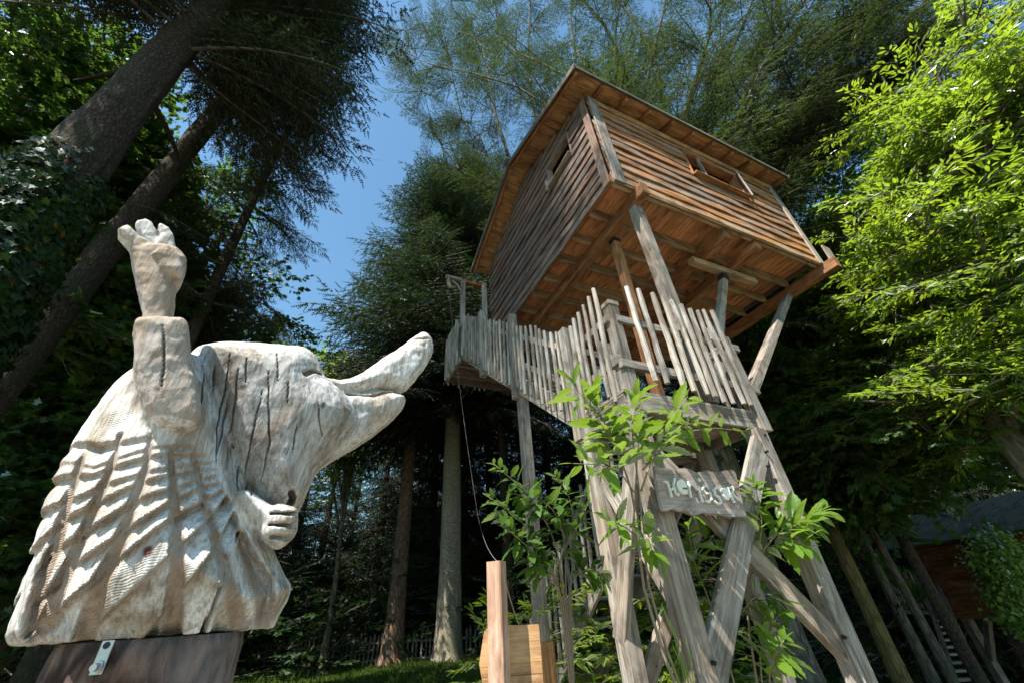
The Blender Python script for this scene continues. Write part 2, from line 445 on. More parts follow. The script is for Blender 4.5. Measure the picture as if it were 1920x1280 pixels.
beam('rim_board', H(X0 + .0, Y0, ZF + .06), H(X0 + .0, Y1, ZF + .06), .04, .17, UP, W_BEAM, floor)
for (bx, ys, ye, hh) in ((3.40, 2.28, 6.9, .22), (5.24, 2.46, 6.9, .20), (5.96, 2.44, 6.9, .20), (7.72, 2.18, 7.0, .22)):
    beam('beam', H(bx, ys, ZF - hh / 2 - .003), H(bx, ye, ZF - hh / 2 - .003), .13, hh, UP, W_BEAM, house, ch=.01)
beam('cap_beam', H(4.95, 3.03, ZF - .29), H(6.5, 3.03, ZF - .29), .13, .12, UP, W_JOIST, house, ch=.008)
beam('rail_stub', H(X1 + .16, Y0 - .16, ZF - .02), H(X1 + .20, Y0 - .16, ZF + .42), .22, .035, -AY, W_GREY, house)
# posts and struts
ps = beam('post', H(3.50, 2.57, 1.64), H(3.43, 2.57, ZF - .225), .15, .15, -AY, W_GREY, house, ch=.012, segs=3)
ps = beam('post', H(3.52, 3.22, 1.64), H(3.50, 3.18, ZF - .30), .12, .12, -AY, W_BEAM, house, ch=.008)
beam('bracket', H(3.50, 3.18, ZF - .30), H(3.50, 3.18, ZF - .225), .13, .13, -AY, M_BLACK, ps)
ps = beam('strut', H(4.10, 3.12, 1.66), H(5.62, 3.03, ZF - .50), .11, .11, -AY, W_GREY, house, ch=.008)
mb = MB(); mb.beam(H(5.60, 3.03, ZF - .53), H(5.64, 3.03, ZF - .43), .13, .13, -AY); mb.put(*tube_data([H(5.64, 3.03, ZF - .45), H(5.66, 3.03, ZF - .352)], [.022, .022], 8))
mb.beam(H(5.60, 3.03, ZF - .385), H(5.72, 3.03, ZF - .385), .1, .02, UP)
mb.build('screw_jack', M_BLACK, ps)
beam('strut', H(4.12, 2.53, 1.80), H(7.60, 3.10, ZF - .22), .12, .12, -AY, W_GREY, house, ch=.008)
# roof: two slopes of boards, rafters with tails, covering, barge boards, ridge
def rp(x, y, dz=0): return H(x, y, roof_z(y) + dz)
roofm = MB()
nrm = lambda s: (AZ * cos(math.atan(slope)) + AY * (-s) * sin(math.atan(slope)))
for s, ya, yb in ((1, EY - .05, RY), (-1, 2 * RY - EY + .05, RY)):
    za = RZ - slope * abs(RY - ya)
    roofm.beam(H((GX0 + GX1) / 2, ya, za + .075), H((GX0 + GX1) / 2, yb, RZ + .075), GX1 - GX0 + .06, .03, nrm(s), ch=.004)
roof = roofm.build('roof', W_ROOF, house)
random.seed(3)
for s in (1, -1):
    yy = EY
    n = 15; stepy = (RY - EY) / n
    for i in range(n):
        a = EY + stepy * (i + .5)
        y = a if s == 1 else 2 * RY - a
        zz = RZ - slope * (RY - a)
        wdt = stepy / cos(math.atan(slope))
        beam('roof_board', H(GX0, y, zz + .043), H(GX1, y, zz + .043), .022, wdt - .006, AY * cos(math.atan(slope)) + AZ * s * sin(math.atan(slope)), W_SOFFIT, roof, ch=.003)
    for i in range(11):
        xx = GX0 + .06 + i * (GX1 - GX0 - .12) / 10
        ya = EY + .01; yb = RY - .02
        if s == -1: ya, yb = 2 * RY - ya, 2 * RY - yb
        za = RZ - slope * abs(RY - ya)
        beam('rafter', H(xx, ya, za - .022), H(xx, yb, RZ - slope * .02 - .022), .05, .105, nrm(s), W_BEAM, roof, ch=.004)
for s in (1, -1):
    for xx in (GX0 - .015, GX1 + .015):
        ya = EY - .06 if s == 1 else 2 * RY - EY + .06
        za = RZ - slope * abs(RY - ya)
        beam('barge_board', H(xx, ya, za + .02), H(xx, RY, RZ + .02), .028, .13, nrm(s), W_BARGE, roof)
beam('fascia', H(GX0, EY - .045, EZ + .03), H(GX1, EY - .045, EZ + .03), .02, .075, UP, W_BARGE, roof)
beam('ridge_cap', H(GX0 - .10, RY, RZ + .10), H(GX1 + .08, RY, RZ + .10), .22, .05, UP, W_ROOF, roof)
# rear porch: beam with a carved end, posts
beam('porch_beam', H(2.95, 7.32, 7.08), H(2.30, 7.34, 7.08), .09, .09, UP, W_BEAM, house)
beam('porch_beam', H(2.30, 7.34, 7.10), H(1.88, 7.36, 7.13), .09, .08, UP, W_RAIL, house, segs=4, wav=.01)
beam('porch_post', H(2.36, 7.34, 4.78), H(2.33, 7.34, 7.04), .11, .11, -AY, W_RAIL, house, segs=4, wav=.012)
beam('porch_post', H(2.88, 7.20, 4.78), H(2.86, 7.20, 7.04), .11, .11, -AY, W_RAIL, house, segs=4, wav=.012)
P = [H(2.30, 7.36, 6.75), H(2.2, 7.37, 6.95), H(2.05, 7.37, 7.03)]
tube('porch_brace', P, [.04, .035, .03], W_RAIL, house)
P = [H(1.95, 7.33, 7.09), H(1.95, 7.33, 6.97), H(1.97, 7.33, 6.85), H(1.99, 7.33, 6.74)]
tube('carved_knob', P, [.02, .05, .06, .02], W_RAIL, house)

# ------------------------------------------------------------------ picket stair with landing on four legs
stair = thing('picket_staircase', 'silvery wooden staircase with crooked picket railings and a landing on braced legs', 'staircase', H(3.1, 3.4, -1.5), YAW)
LX0, LX1, LY0, LY1, LZ = 2.36, 4.02, 2.50, 3.22, 1.60
# picket mesh variants: unit length along z
def picket_mesh(seed, flat=False):
    r = random.Random(seed); n = 8; P = []; R = []
    ox = oy = 0
    segs = 7
    V = []; Fs = []; uv = []
    for i in range(segs + 1):
        f = i / segs
        ox += r.uniform(-.006, .006); oy += r.uniform(-.005, .005)
        k = 1 + r.uniform(-.08, .08); 
        if i in (0, segs): k *= .86
        for j in range(n):
            a = 2 * pi * j / n + .39
            V.append((ox + (.026 if not flat else .033) * k * cos(a), oy + (.021 if not flat else .012) * k * sin(a), f))
    for i in range(segs):
        for j in range(n):
            q = (j + 1) % n
            Fs.append((i * n + j, i * n + q, (i + 1) * n + q, (i + 1) * n + j))
            uv += [(i / segs, j * .02), (i / segs, j * .02 + .02), ((i + 1) / segs, j * .02 + .02), ((i + 1) / segs, j * .02)]
    Fs.append(tuple(reversed(range(n)))); uv += [(0, .1 * k) for k in range(n)]
    Fs.append(tuple(range(segs * n, segs * n + n))); uv += [(1, .1 * k) for k in range(n)]
    me = mesh_from('picket', V, Fs, uv); me.materials.append(W_RAIL); return me
PK = [picket_mesh(s) for s in range(6)]
def picket(base, top, parent, wide=1.0):
    b, d, s, u, L = frame_from(base, top, -AY if abs((top - base) @ AY) < .5 * np.linalg.norm(top - base) else AX)
    m = Matrix(((s[0], u[0], d[0], b[0]), (s[1], u[1], d[1], b[1]), (s[2], u[2], d[2], b[2]), (0, 0, 0, 1)))
    sc = Matrix.Diagonal((wide, wide, L, 1))
    return inst('picket', random.choice(PK), m @ sc, parent)
random.seed(12)
# landing
mb = MB(); mb.beam(H(LX0, (LY0 + LY1) / 2, LZ - .085), H(LX1, (LY0 + LY1) / 2, LZ - .085), LY1 - LY0 - .1, .05, UP)
landing = mb.build('landing', W_GREY, stair)
xx = LX0 - .04
yy = LY0 - .03
while yy < LY1 + .0:
    beam('deck_board', H(LX0 - .05, yy + .06, LZ - .02), H(LX1 + .05, yy + .06, LZ - .02), .118, .028, UP, W_GREY, landing, ch=.004); yy += .125
beam('fascia', H(LX0 - .02, LY0 - .02, LZ - .125), H(LX1 + .02, LY0 - .02, LZ - .125), .035, .175, UP, W_GREY, landing, segs=4, wav=.003)
beam('fascia', H(LX0 - .03, LY0, LZ - .125), H(LX0 - .03, LY1, LZ - .125), .035, .175, UP, W_GREY, landing)
beam('fascia', H(LX1 + .03, LY0, LZ - .125), H(LX1 + .03, LY1, LZ - .125), .035, .175, UP, W_GREY, landing)
beam('fascia', H(LX0, LY1 + .02, LZ - .125), H(LX1, LY1 + .02, LZ - .125), .035, .175, UP, W_GREY, landing)
front_rail = beam('railing', H(LX0 + .06, LY0 - .035, 2.40), H(LX1 + .17, LY0 - .035, 2.40), .045, .09, UP, W_GREY, stair, segs=4, wav=.004)
beam('rail', H(LX0 - .02, LY0 - .035, 1.86), H(LX1 + .20, LY0 - .035, 1.86), .05, .09, UP, W_GREY, front_rail, segs=4, wav=.004)
pk = [(2.66, 2.86, 1.70), (2.80, 2.86, 1.69), (2.99, 2.86, 1.68), (3.15, 2.85, 1.66), (3.29, 2.84, 1.65), (3.42, 2.82, 1.64), (3.55, 2.80, 1.60), (3.67, 2.80, 1.60), (3.80, 2.84, 1.62), (3.94, 2.85, 1.62)]
for i, (px_, zt, zb) in enumerate(pk):
    picket(H(px_ + random.uniform(-.02, .03), LY0 - .085, zb), H(px_ + random.uniform(-.03, .01), LY0 - .085, zt), front_rail, random.uniform(1.1, 1.4))
beam('post', H(LX1 + .02, LY0 - .03, LZ - .24), H(LX1 - .04, LY0 - .03, 2.50), .12, .12, -AY, W_GREY, stair)
beam('post', H(LX0 + .07, LY0 + .02, LZ - .2), H(LX0 + .07, LY0 + .02, 2.58), .12, .12, -AY, W_GREY, stair)
beam('cap_block', H(LX0 + .07, LY0 + .02, 2.582), H(LX0 + .07, LY0 + .02, 2.63), .14, .14, -AY, W_RAIL, stair)
side_rail = beam('railing', H(LX0, LY0, 2.42), H(LX0, LY1 + .05, 2.42), .05, .09, UP, W_GREY, stair)
beam('rail', H(LX0 + .0, LY0 - .02, 1.92), H(LX0 + .0, LY1 + .05, 1.92), .05, .09, UP, W_GREY, side_rail)
for i in range(6):
    y = 2.60 + i * .105
    picket(H(LX0 - .05, y + random.uniform(-.02, .02), 1.52 + random.uniform(0, .1)), H(LX0 - .05, y + random.uniform(-.03, .03), 2.86 - .03 * i), side_rail, random.uniform(.95, 1.2))
right_rail = beam('railing', H(LX1 + .02, LY0 + .05, 2.42), H(LX1 + .02, LY1, 2.42), .05, .09, UP, W_GREY, stair)
for i in range(4):
    picket(H(LX1 + .07, LY0 + .15 + i * .14, 1.6), H(LX1 + .07, LY0 + .15 + i * .14, 2.8), right_rail)
# upper flight
SY0, SZ0, SY1, SZ1 = 3.2, 1.45, 7.2, 4.66
k = (SZ1 - SZ0) / (SY1 - SY0)
flight = None
def sz(y): return SZ0 + k * (y - SY0)
upn = AZ * cos(math.atan(k)) - AY * sin(math.atan(k))
outer = beam('stringer', H(2.34, SY0 - .05, sz(SY0 - .05) + .13), H(2.34, SY1, sz(SY1) + .13), .045, .24, upn, W_RAIL, stair, segs=5, wav=.002)
beam('stringer', H(3.02, SY0 - .05, sz(SY0 - .05) + .13), H(3.02, SY1, sz(SY1) + .13), .045, .24, upn, W_GREY, stair)
for i in range(15):
    y = SY0 + .13 + i * .265
    beam('tread', H(2.36, y, sz(y) + .14), H(3.0, y, sz(y) + .14), .20, .035, UP, W_GREY, stair)
hand = beam('railing', H(2.30, SY0, sz(SY0) + 1.0), H(2.30, SY1, sz(SY1) + 1.0), .045, .075, upn, W_RAIL, stair)
beam('rail', H(2.30, SY0, sz(SY0) + .52), H(2.30, SY1, sz(SY1) + .52), .045, .075, upn, W_RAIL, hand)
y = 3.33; 
while y < 7.2:
    if min(abs(y - q) for q in (4.62, 5.95)) > .07:
        zt = sz(y) + 1.22 + random.uniform(-.05, .05)
        picket(H(2.26, y + random.uniform(-.02, .02), sz(y) + .10 + random.uniform(-.06, .03)), H(2.26, y + random.uniform(-.02, .02), zt), hand, random.uniform(.85, 1.1))
    y += random.uniform(.112, .142)
hand2 = beam('railing', H(3.0, SY0, sz(SY0) + 1.0), H(3.0, 5.6, sz(5.6) + 1.0), .045, .075, upn, W_GREY, stair)
for i in range(12):
    y = 3.35 + i * .18
    picket(H(3.05, y, sz(y) + .2), H(3.05, y, sz(y) + 1.2), hand2, 1.0)
for yq, w_, top in ((3.22, .13, 1.26), (4.62, .12, 1.38), (5.95, .12, 1.38)):
    pp = beam('post', H(2.315, yq, sz(yq) - .1), H(2.31, yq, sz(yq) + top), w_, .12, -AY, W_RAIL, stair, segs=3, wav=.004)
# upper platform
mb = MB(); mb.beam(H(2.28, 7.65, 4.68), H(3.9, 7.65, 4.68), .9, .04, UP)
plat = mb.build('platform', W_GREY, stair)
for i in range(7):
    beam('deck_board', H(2.24, 7.26 + i * .13, 4.72), H(3.9, 7.26 + i * .13, 4.72), .122, .028, UP, W_GREY, plat)
for yq in (7.22, 7.65, 8.08):
    beam('joist', H(2.26, yq, 4.58), H(3.95, yq, 4.58), .07, .14, UP, W_LEFT, plat)
beam('fascia', H(2.25, 7.2, 4.64), H(2.25, 8.12, 4.64), .03, .16, UP, W_RAIL, plat)
pr = beam('railing', H(2.24, 7.2, 5.55), H(2.24, 8.1, 5.55), .045, .08, UP, W_RAIL, stair)
for i in range(9):
    picket(H(2.19, 7.24 + i * .105, 4.52 + random.uniform(-.05, .05)), H(2.19, 7.24 + i * .105, 5.75 + random.uniform(-.06, .06)), pr, 1.2)
pr = beam('railing', H(2.24, 8.1, 5.55), H(3.4, 8.1, 5.55), .045, .08, UP, W_RAIL, stair)
for i in range(8):
    picket(H(2.28 + i * .13, 8.15, 4.5 + random.uniform(-.05, .05)), H(2.28 + i * .13, 8.15, 5.75), pr, 1.2)
# lower flight back down to the ground under the cabin
k2 = (1.5 + 1.45) / 3.7
def sz2(y): return 1.42 - k2 * (y - 3.25)
upn2 = AZ * cos(math.atan(k2)) + AY * sin(math.atan(k2))
for q in (3.30, 3.98):
    beam('stringer', H(q, 3.25, sz2(3.25)), H(q, 6.9, sz2(6.9)), .045, .22, upn2, W_GREY, stair)
for i in range(13):
    y = 3.42 + i * .27
    beam('tread', H(3.32, y, sz2(y) + .06), H(3.96, y, sz2(y) + .06), .2, .035, UP, W_GREY, stair)
lr = beam('railing', H(3.26, 3.4, sz2(3.4) + .95), H(3.26, 6.8, sz2(6.8) + .95), .045, .07, upn2, W_GREY, stair)
for i in range(22):
    y = 3.5 + i * .15
    picket(H(3.22, y, sz2(y) + .0), H(3.22, y, sz2(y) + 1.1), lr, 1.0)
# legs and braces
legs = {'a': (2.38, 2.50), 'b': (3.93, 2.50), 'c': (2.36, 3.17), 'd': (3.93, 3.17)}
for (lx, ly), mt, ww in zip(legs.values(), (W_GREY, W_GREY, W_GREY, W_GREY), (.17, .17, .155, .14)):
    beam('leg', H(lx + .04, ly + (.0 if ly < 3 else -.03), -1.5), H(lx, ly, LZ - .225), ww, ww * .92, -AY, mt, stair, ch=.014, segs=6, wav=.004)
def brace(a, b, w_, t_, mt=W_GREY, up=-AY, **kw): return beam('brace', H(*a), H(*b), w_, t_, up, mt, stair, **kw)
brace((3.86, 2.446, 1.22), (2.44, 2.446, -.42), .045, .21, ch=.004, segs=3, up=AX)
brace((2.40, 2.51, 1.10), (3.93, 2.51, -.42), .07, .17, W_GREY, ch=.006, up=AX)
brace((2.315, 2.50, 1.12), (2.33, 3.17, -.25), .06, .15, W_GREY, AY, segs=3, wav=.008)
brace((2.385, 3.17, 1.12), (2.40, 2.50, -.10), .06, .14, W_GREY, AY)
brace((3.88, 3.2, 1.0), (2.45, 3.2, -.6), .14, .05, W_GREY)
brace((3.20, 3.26, 1.40), (2.45, 3.26, .3), .13, .05, W_JOIST)
for (bx_, by_, bz_) in ((3.84, 2.395, 1.12), (3.78, 2.395, .98), (2.45, 2.395, -.35), (2.42, 2.41, 1.0), (3.86, 2.41, -.32), (2.40, 2.41, 1.30), (3.94, 2.41, 1.30)):
    tube('bolt', [H(bx_, by_ + .03, bz_), H(bx_, by_ - .004, bz_)], [.014, .012], M_BLACK, stair, 8, False)
# tall side post under the flight, with a darker stub
beam('post', H(2.42, 4.66, -.90), H(2.40, 4.64, sz(4.64) - .02), .13, .13, -AY, W_GREY, stair)
beam('post', H(2.44, 4.66, -1.5), H(2.43, 4.66, -.30), .19, .17, -AY, W_BEAM, stair, ch=.03)

# sign on the legs
def polyboard(name, P2, plane, th, mat, parent):
    """P2 list of (x,z) house coords in plane y=plane, extruded th to the front"""
    n = len(P2)
    A = [H(x, plane - th, z) for x, z in P2]; B = [H(x, plane, z) for x, z in P2]
    Fs = [tuple(range(n)), tuple(reversed(range(n, 2 * n)))] + [(i, i + n, (i + 1) % n + n, (i + 1) % n) for i in range(n)]
    uv = []
    for f in Fs:
        for i in f:
            x, z = P2[i % n]; uv.append((x, z + (th if i >= n else 0)))
    return add(name, A + B, Fs, mat, parent, uv)
sign = thing('name_sign', 'grey wavy-edged board with raised cream letters fixed between the stair legs', 'sign', H(2.82, 2.37, -1.5 + 2.1), YAW)
W_SIGN = wood('sign_board_wood', (.22, .17, .15), (.40, .34, .30), (.28, .2, .15), .4, grain=.5)
def sp_(zx, zy, y=2.342):
    p = on_y(1200 + zx / 8.727, 850 + zy / 8.727, y); return (p @ AX, p @ AZ - 1.5)
rim = [(240, 200), (330, 215), (450, 250), (570, 265), (640, 238), (740, 230), (850, 265), (920, 308), (965, 298), (1080, 270), (1200, 300), (1290, 298), (1400, 265), (1480, 258), (1540, 272), (1572, 330), (1640, 620),
       (1742, 1030), (1640, 1022), (1500, 1030), (1390, 1005), (1300, 990), (1200, 1000), (1120, 970), (1050, 955), (960, 990), (860, 997), (800, 975), (740, 940), (650, 935), (590, 905), (540, 890), (490, 912), (440, 935), (385, 915), (355, 860), (300, 600)]
sb = polyboard('board', list(reversed([sp_(*q) for q in rim])), 2.372, .03, W_SIGN, sign)
W_LET = plain('cream_letter_paint', (.72, .70, .62), .6, 0, .12, 25)
def stroke_letter(paths, w_=.016):
    """letter built of thick strokes; each path a list of (x,z) in letter units"""
    mb = MB()
    for P_ in paths:
        for (a, b) in zip(P_[:-1], P_[1:]):
            a, b = np.array(a), np.array(b)
            if np.linalg.norm(b - a) < 1e-5: continue
            d = (b - a) / np.linalg.norm(b - a); ext = .006
            a2, b2 = a - d * ext, b + d * ext
            mb.beam(H(a2[0], 2.329, a2[1]), H(b2[0], 2.329, b2[1]), w_ * 2, .024, -AY, ch=.004)
    mb.build('letter', W_LET, sign)
def arc(cx, cz, r1, r2, a0, a1, n=9):
    return [(cx + r1 * cos(radians(a0 + (a1 - a0) * i / n)), cz + r2 * sin(radians(a0 + (a1 - a0) * i / n))) for i in range(n + 1)]
def glyph(paths, w_=.010): stroke_letter([[sp_(x, y, 2.33) for x, y in P_] for P_ in paths], w_)
def disc(pts): polyboard('letter', list(reversed([sp_(x, y, 2.33) for x, y in pts])), 2.342, .025, W_LET, sign)
def ring(cx, cy, rx, ry, a0=0, a1=360, n=14): return [(cx + rx * cos(radians(a0 + (a1 - a0) * i / n)), cy + ry * sin(radians(a0 + (a1 - a0) * i / n))) for i in range(n + (0 if a1 - a0 == 360 else 1))]
glyph([[(392, 455), (445, 470), (475, 560), (512, 700)], [(490, 600), (545, 560)], [(560, 415), (540, 520), (575, 640), (622, 672)]], .0085)
disc([(590, 520), (610, 440), (660, 418), (710, 450), (745, 520), (750, 555), (680, 552), (682, 585), (755, 590), (765, 660), (715, 668), (660, 640), (612, 585)])
glyph([[(790, 470), (800, 580), (825, 700)], [(800, 520), (850, 490), (900, 545), (925, 585)]], .0085)
glyph([[(950, 550), (975, 650), (1018, 782)], [(958, 415), (975, 440)]], .0085)
glyph([[(1085, 540), (1040, 520), (1030, 590), (1075, 650), (1140, 645)], [(1150, 680), (1165, 740), (1120, 790), (1075, 770)]], .0075)
glyph([[(1250, 545), (1205, 590), (1225, 670), (1290, 720), (1325, 790), (1280, 825), (1215, 780)]], .0085)
disc([(1330, 590), (1350, 560), (1385, 570), (1430, 640), (1450, 720), (1435, 762), (1400, 755), (1350, 690)])
glyph([[(1425, 560), (1480, 680), (1535, 790)], [(1440, 565), (1500, 545), (1520, 590), (1500, 640), (1540, 690), (1605, 745)]], .008)
# ------------------------------------------------------------------ carved hedgehog on its stump
DS = 1.45
g = ground_dir(255, 1190)
EYv = np.array([g[0], g[1], 0.]); EXv = np.array([g[1], -g[0], 0.])
def ab(p, dy=0.0):
    v = ray(*p); t = (DS + dy) / (v @ EYv); q = v * t
    return (q @ EXv, q[2])
def poly(pts, dy=0.0): return np.array([ab(p, dy) for p in pts])
def sdf_poly(P, A, B):
    """signed distance, positive inside, on 2-d grids A, B"""
    d2 = np.full(A.shape, 1e9, np.float32); ins = np.zeros(A.shape, bool)
    n = len(P)
    for i in range(n):
        a, b = P[i], P[(i + 1) % n]; e = b - a
        t = np.clip(((A - a[0]) * e[0] + (B - a[1]) * e[1]) / (e @ e), 0, 1)
        d2 = np.minimum(d2, (A - a[0] - t * e[0]) ** 2 + (B - a[1] - t * e[1]) ** 2)
        c = ((a[1] > B) != (b[1] > B))
        with np.errstate(divide='ignore', invalid='ignore'):
            xi = (b[0] - a[0]) * (B - a[1]) / (b[1] - a[1] if b[1] != a[1] else 1e-9) + a[0]
        ins ^= c & (A < xi)
    d = np.sqrt(d2); return np.where(ins, d, -d)
def smooth_poly(P, it=2):
    for _ in range(it):
        Q = np.roll(P, -1, 0); P = np.stack([P * .75 + Q * .25, P * .25 + Q * .75], 1).reshape(-1, 2)
    return P
VX = 0.0036
body_px = [(2, 1222), (22, 1150), (45, 1090), (62, 1010), (92, 915), (130, 842), (168, 782), (212, 728), (250, 700), (300, 680), (350, 672), (400, 700), (430, 780), (445, 860), (462, 930), (488, 990), (514, 1045), (530, 1075), (544, 1098), (536, 1125), (520, 1155), (506, 1186), (470, 1215), (300, 1260), (150, 1260)]
head_px = [(352, 664), (390, 655), (430, 653), (500, 655), (560, 660), (582, 675), (598, 700), (604, 722), (640, 745), (668, 790), (660, 835), (610, 872), (588, 888), (577, 915), (570, 935), (556, 965), (530, 985), (500, 985), (460, 950), (420, 900), (390, 850), (375, 790), (350, 730)]
snout_px = [(570, 690), (604, 712), (640, 717), (672, 704), (700, 684), (745, 657), (772, 634), (788, 627), (800, 636), (808, 650), (806, 672), (795, 692), (778, 714), (757, 738), (735, 738), (715, 733), (690, 741), (660, 748), (620, 752), (585, 745)]
jaw_px = [(585, 725), (620, 735), (650, 740), (680, 742), (715, 734), (742, 741), (756, 752), (752, 770), (735, 790), (712, 808), (680, 832), (640, 852), (610, 872), (585, 885), (560, 850), (550, 780)]
cuff_px = [(249, 622), (270, 617), (330, 615), (350, 622), (352, 650), (357, 690), (366, 730), (380, 790), (360, 815), (310, 820), (275, 800), (258, 760), (251, 700), (253, 660)]
fore_px = [(268, 640), (266, 600), (263, 562), (257, 530), (252, 510), (248, 485), (270, 470), (300, 472), (330, 478), (347, 494), (349, 505), (344, 525), (331, 540), (327, 555), (325, 585), (325, 620), (328, 645)]
f1_px = [(222, 441), (228, 434), (241, 431), (252, 441), (262, 452), (284, 462), (300, 485), (290, 510), (262, 505), (250, 488), (243, 465)]
f2_px = [(254, 430), (258, 423), (271, 418), (286, 425), (294, 440), (300, 455), (306, 480), (290, 490), (272, 470), (262, 448)]
f3_px = [(296, 429), (300, 427), (319, 436), (326, 452), (333, 478), (333, 500), (312, 510), (298, 490), (292, 462), (298, 448)]
palm_px = [(282, 486), (300, 473), (312, 470), (332, 480), (348, 496), (347, 515), (336, 535), (318, 530), (300, 515)]
fist_px = [(492, 962), (505, 950), (530, 946), (556, 952), (559, 980), (557, 1000), (540, 1020), (518, 1031), (500, 1018), (488, 1000)]
wrist_px = [(432, 935), (455, 915), (490, 935), (505, 955), (510, 1000), (498, 1010), (470, 985), (445, 960)]
#         polygon, rounding width, ratio, centre depth (toward camera negative), blend
prims = [(body_px, .34, .85, .0, .02), (head_px, .20, .98, -.02, .012), (snout_px, .055, 1.35, -.02, .012), (jaw_px, .075, 1.25, -.02, .010),
         (cuff_px, .075, 1.25, -.20, .022), (fore_px, .055, 1.05, -.20, .004), (f1_px, .022, 1.5, -.21, .006), (f2_px, .022, 1.4, -.18, .004), (f3_px, .022, 1.5, -.20, .006), (palm_px, .040, 1.1, -.235, .004),
         (fist_px, .055, 1.2, -.17, .006), (wrist_px, .05, 1.3, -.14, .02)]
allp = np.vstack([poly(p[0], p[3]) for p in prims])
a0, b0 = allp.min(0) - .04; a1, b1 = allp.max(0) + .04
y0, y1 = -.42, .40
na, nb, ny = int((a1 - a0) / VX), int((b1 - b0) / VX), int((y1 - y0) / VX)
ga = (a0 + VX * np.arange(na)).astype(np.float32); gb = (b0 + VX * np.arange(nb)).astype(np.float32); gy = (y0 + VX * np.arange(ny)).astype(np.float32)
GA, GB = np.meshgrid(ga, gb, indexing='ij')
Fd = np.full((na, nb, ny), 1.0, np.float32)
# ---- tile pattern of the cloak, in the carving's own vertical plane (zoom px -> picture px)
zp = lambda L: [(x / 2.56, 780 + y / 2.56) for x, y in L]
curves = [zp(c) for c in (
    [(400, 60), (470, 90), (590, 100), (700, 95)],
    [(365, 165), (440, 200), (560, 180), (720, 150), (890, 135)],
    [(330, 215), (440, 245), (580, 220), (720, 195), (850, 175)],
    [(240, 355), (370, 350), (500, 302), (690, 268), (820, 242), (920, 215)],
    [(200, 490), (320, 430), (500, 375), (650, 325), (810, 285), (990, 232)],
    [(100, 725), (210, 610), (400, 530), (640, 402), (825, 340), (1010, 265)],
    [(45, 960), (110, 860), (290, 740), (330, 690), (610, 530), (830, 405), (950, 335), (1035, 300)],
    [(20, 1120), (215, 945), (560, 680), (830, 480), (960, 400), (1040, 345)],
    [(300, 1140), (450, 990), (835, 645), (1000, 490), (1065, 400)],
    [(640, 1130), (720, 1030), (815, 910), (1020, 640), (1110, 480)],
    [(900, 1130), (980, 1030), (1085, 860), (1160, 600), (1180, 480)])]
strips = [zp(c) for c in (
    [(380, 120), (360, 170), (300, 330), (235, 560), (120, 800), (45, 1020)],
    [(575, 60), (530, 220), (450, 400), (330, 660), (240, 830), (180, 990)],
    [(720, 90), (700, 250), (625, 440), (565, 620), (470, 800), (380, 1060)],
    [(815, 150), (835, 400), (848, 700), (832, 1060)],
    [(930, 170), (985, 400), (1045, 600), (1120, 830), (1195, 1030)],
    [(1140, 480), (1200, 650), (1270, 830), (1320, 990)],
    [(1060, 400), (1100, 500), (1040, 600)])][:6]
FD = -.24
zc = []
for c in curves:
    q = poly(c, FD); o = np.argsort(q[:, 0]); q = q[o]
    x, y = q[:, 0], q[:, 1]
    s0 = (y[1] - y[0]) / (x[1] - x[0]); s1 = (y[-1] - y[-2]) / (x[-1] - x[-2])
    yy = np.interp(GA, x, y)
    yy = np.where(GA < x[0], y[0] + s0 * (GA - x[0]), yy); yy = np.where(GA > x[-1], y[-1] + s1 * (GA - x[-1]), yy)
    zc.append(yy + .002 * np.sin(GA * 23 + len(zc) * 2.3))
for i in range(1, len(zc)): zc[i] = np.minimum(zc[i], zc[i - 1] - .004)
sx = []
for s_ in strips:
    q = poly(s_, FD)[::-1]; sx.append(np.interp(GB, q[:, 1], q[:, 0]))
colid = sum((GA > x).astype(float) for x in sx)
HM = np.zeros_like(GA); cut_shade = np.zeros_like(GA)
for i in range(len(zc)):
    top_ = zc[i]; bot_ = zc[i + 1] if i + 1 < len(zc) else zc[i] - .25
    m_ = (GB <= top_) & (GB > bot_)
    cell = top_ - bot_; fr = (top_ - GB) / np.maximum(cell, .004)
    hmax = np.clip(cell * .46, .009, .034) * (1 + .20 * np.sin(colid * 2.7 + i * 4.1))
    uu = np.clip((top_ - GB) / (1.7 * VX), 0, 1)
    HM = np.where(m_, hmax * (1 - fr) * uu, HM)
    near = np.exp(-np.maximum(top_ - GB, 0) / .013) * m_
    cut_shade = np.maximum(cut_shade, near * (fr < .6))
def polydist(P, A, B):
    d2 = np.full(A.shape, 1e9); tt = np.zeros(A.shape); n = len(P) - 1
    for i in range(n):
        a, b = P[i], P[i + 1]; e = b - a
        t = np.clip(((A - a[0]) * e[0] + (B - a[1]) * e[1]) / (e @ e), 0, 1)
        q = (A - a[0] - t * e[0]) ** 2 + (B - a[1] - t * e[1]) ** 2
        u = q < d2; d2 = np.where(u, q, d2); tt = np.where(u, (i + t) / n, tt)
    return np.sqrt(d2), tt
for s_ in strips:
    d, t = polydist(poly(s_, FD), GA, GB)
    wd = .004 + .014 * t
    g_ = np.clip((wd - d) / (1.6 * VX) + .5, 0, 1)
    HM = np.maximum(HM, g_ * (.014 + .020 * t)); cut_shade = np.maximum(cut_shade, g_ * .85)
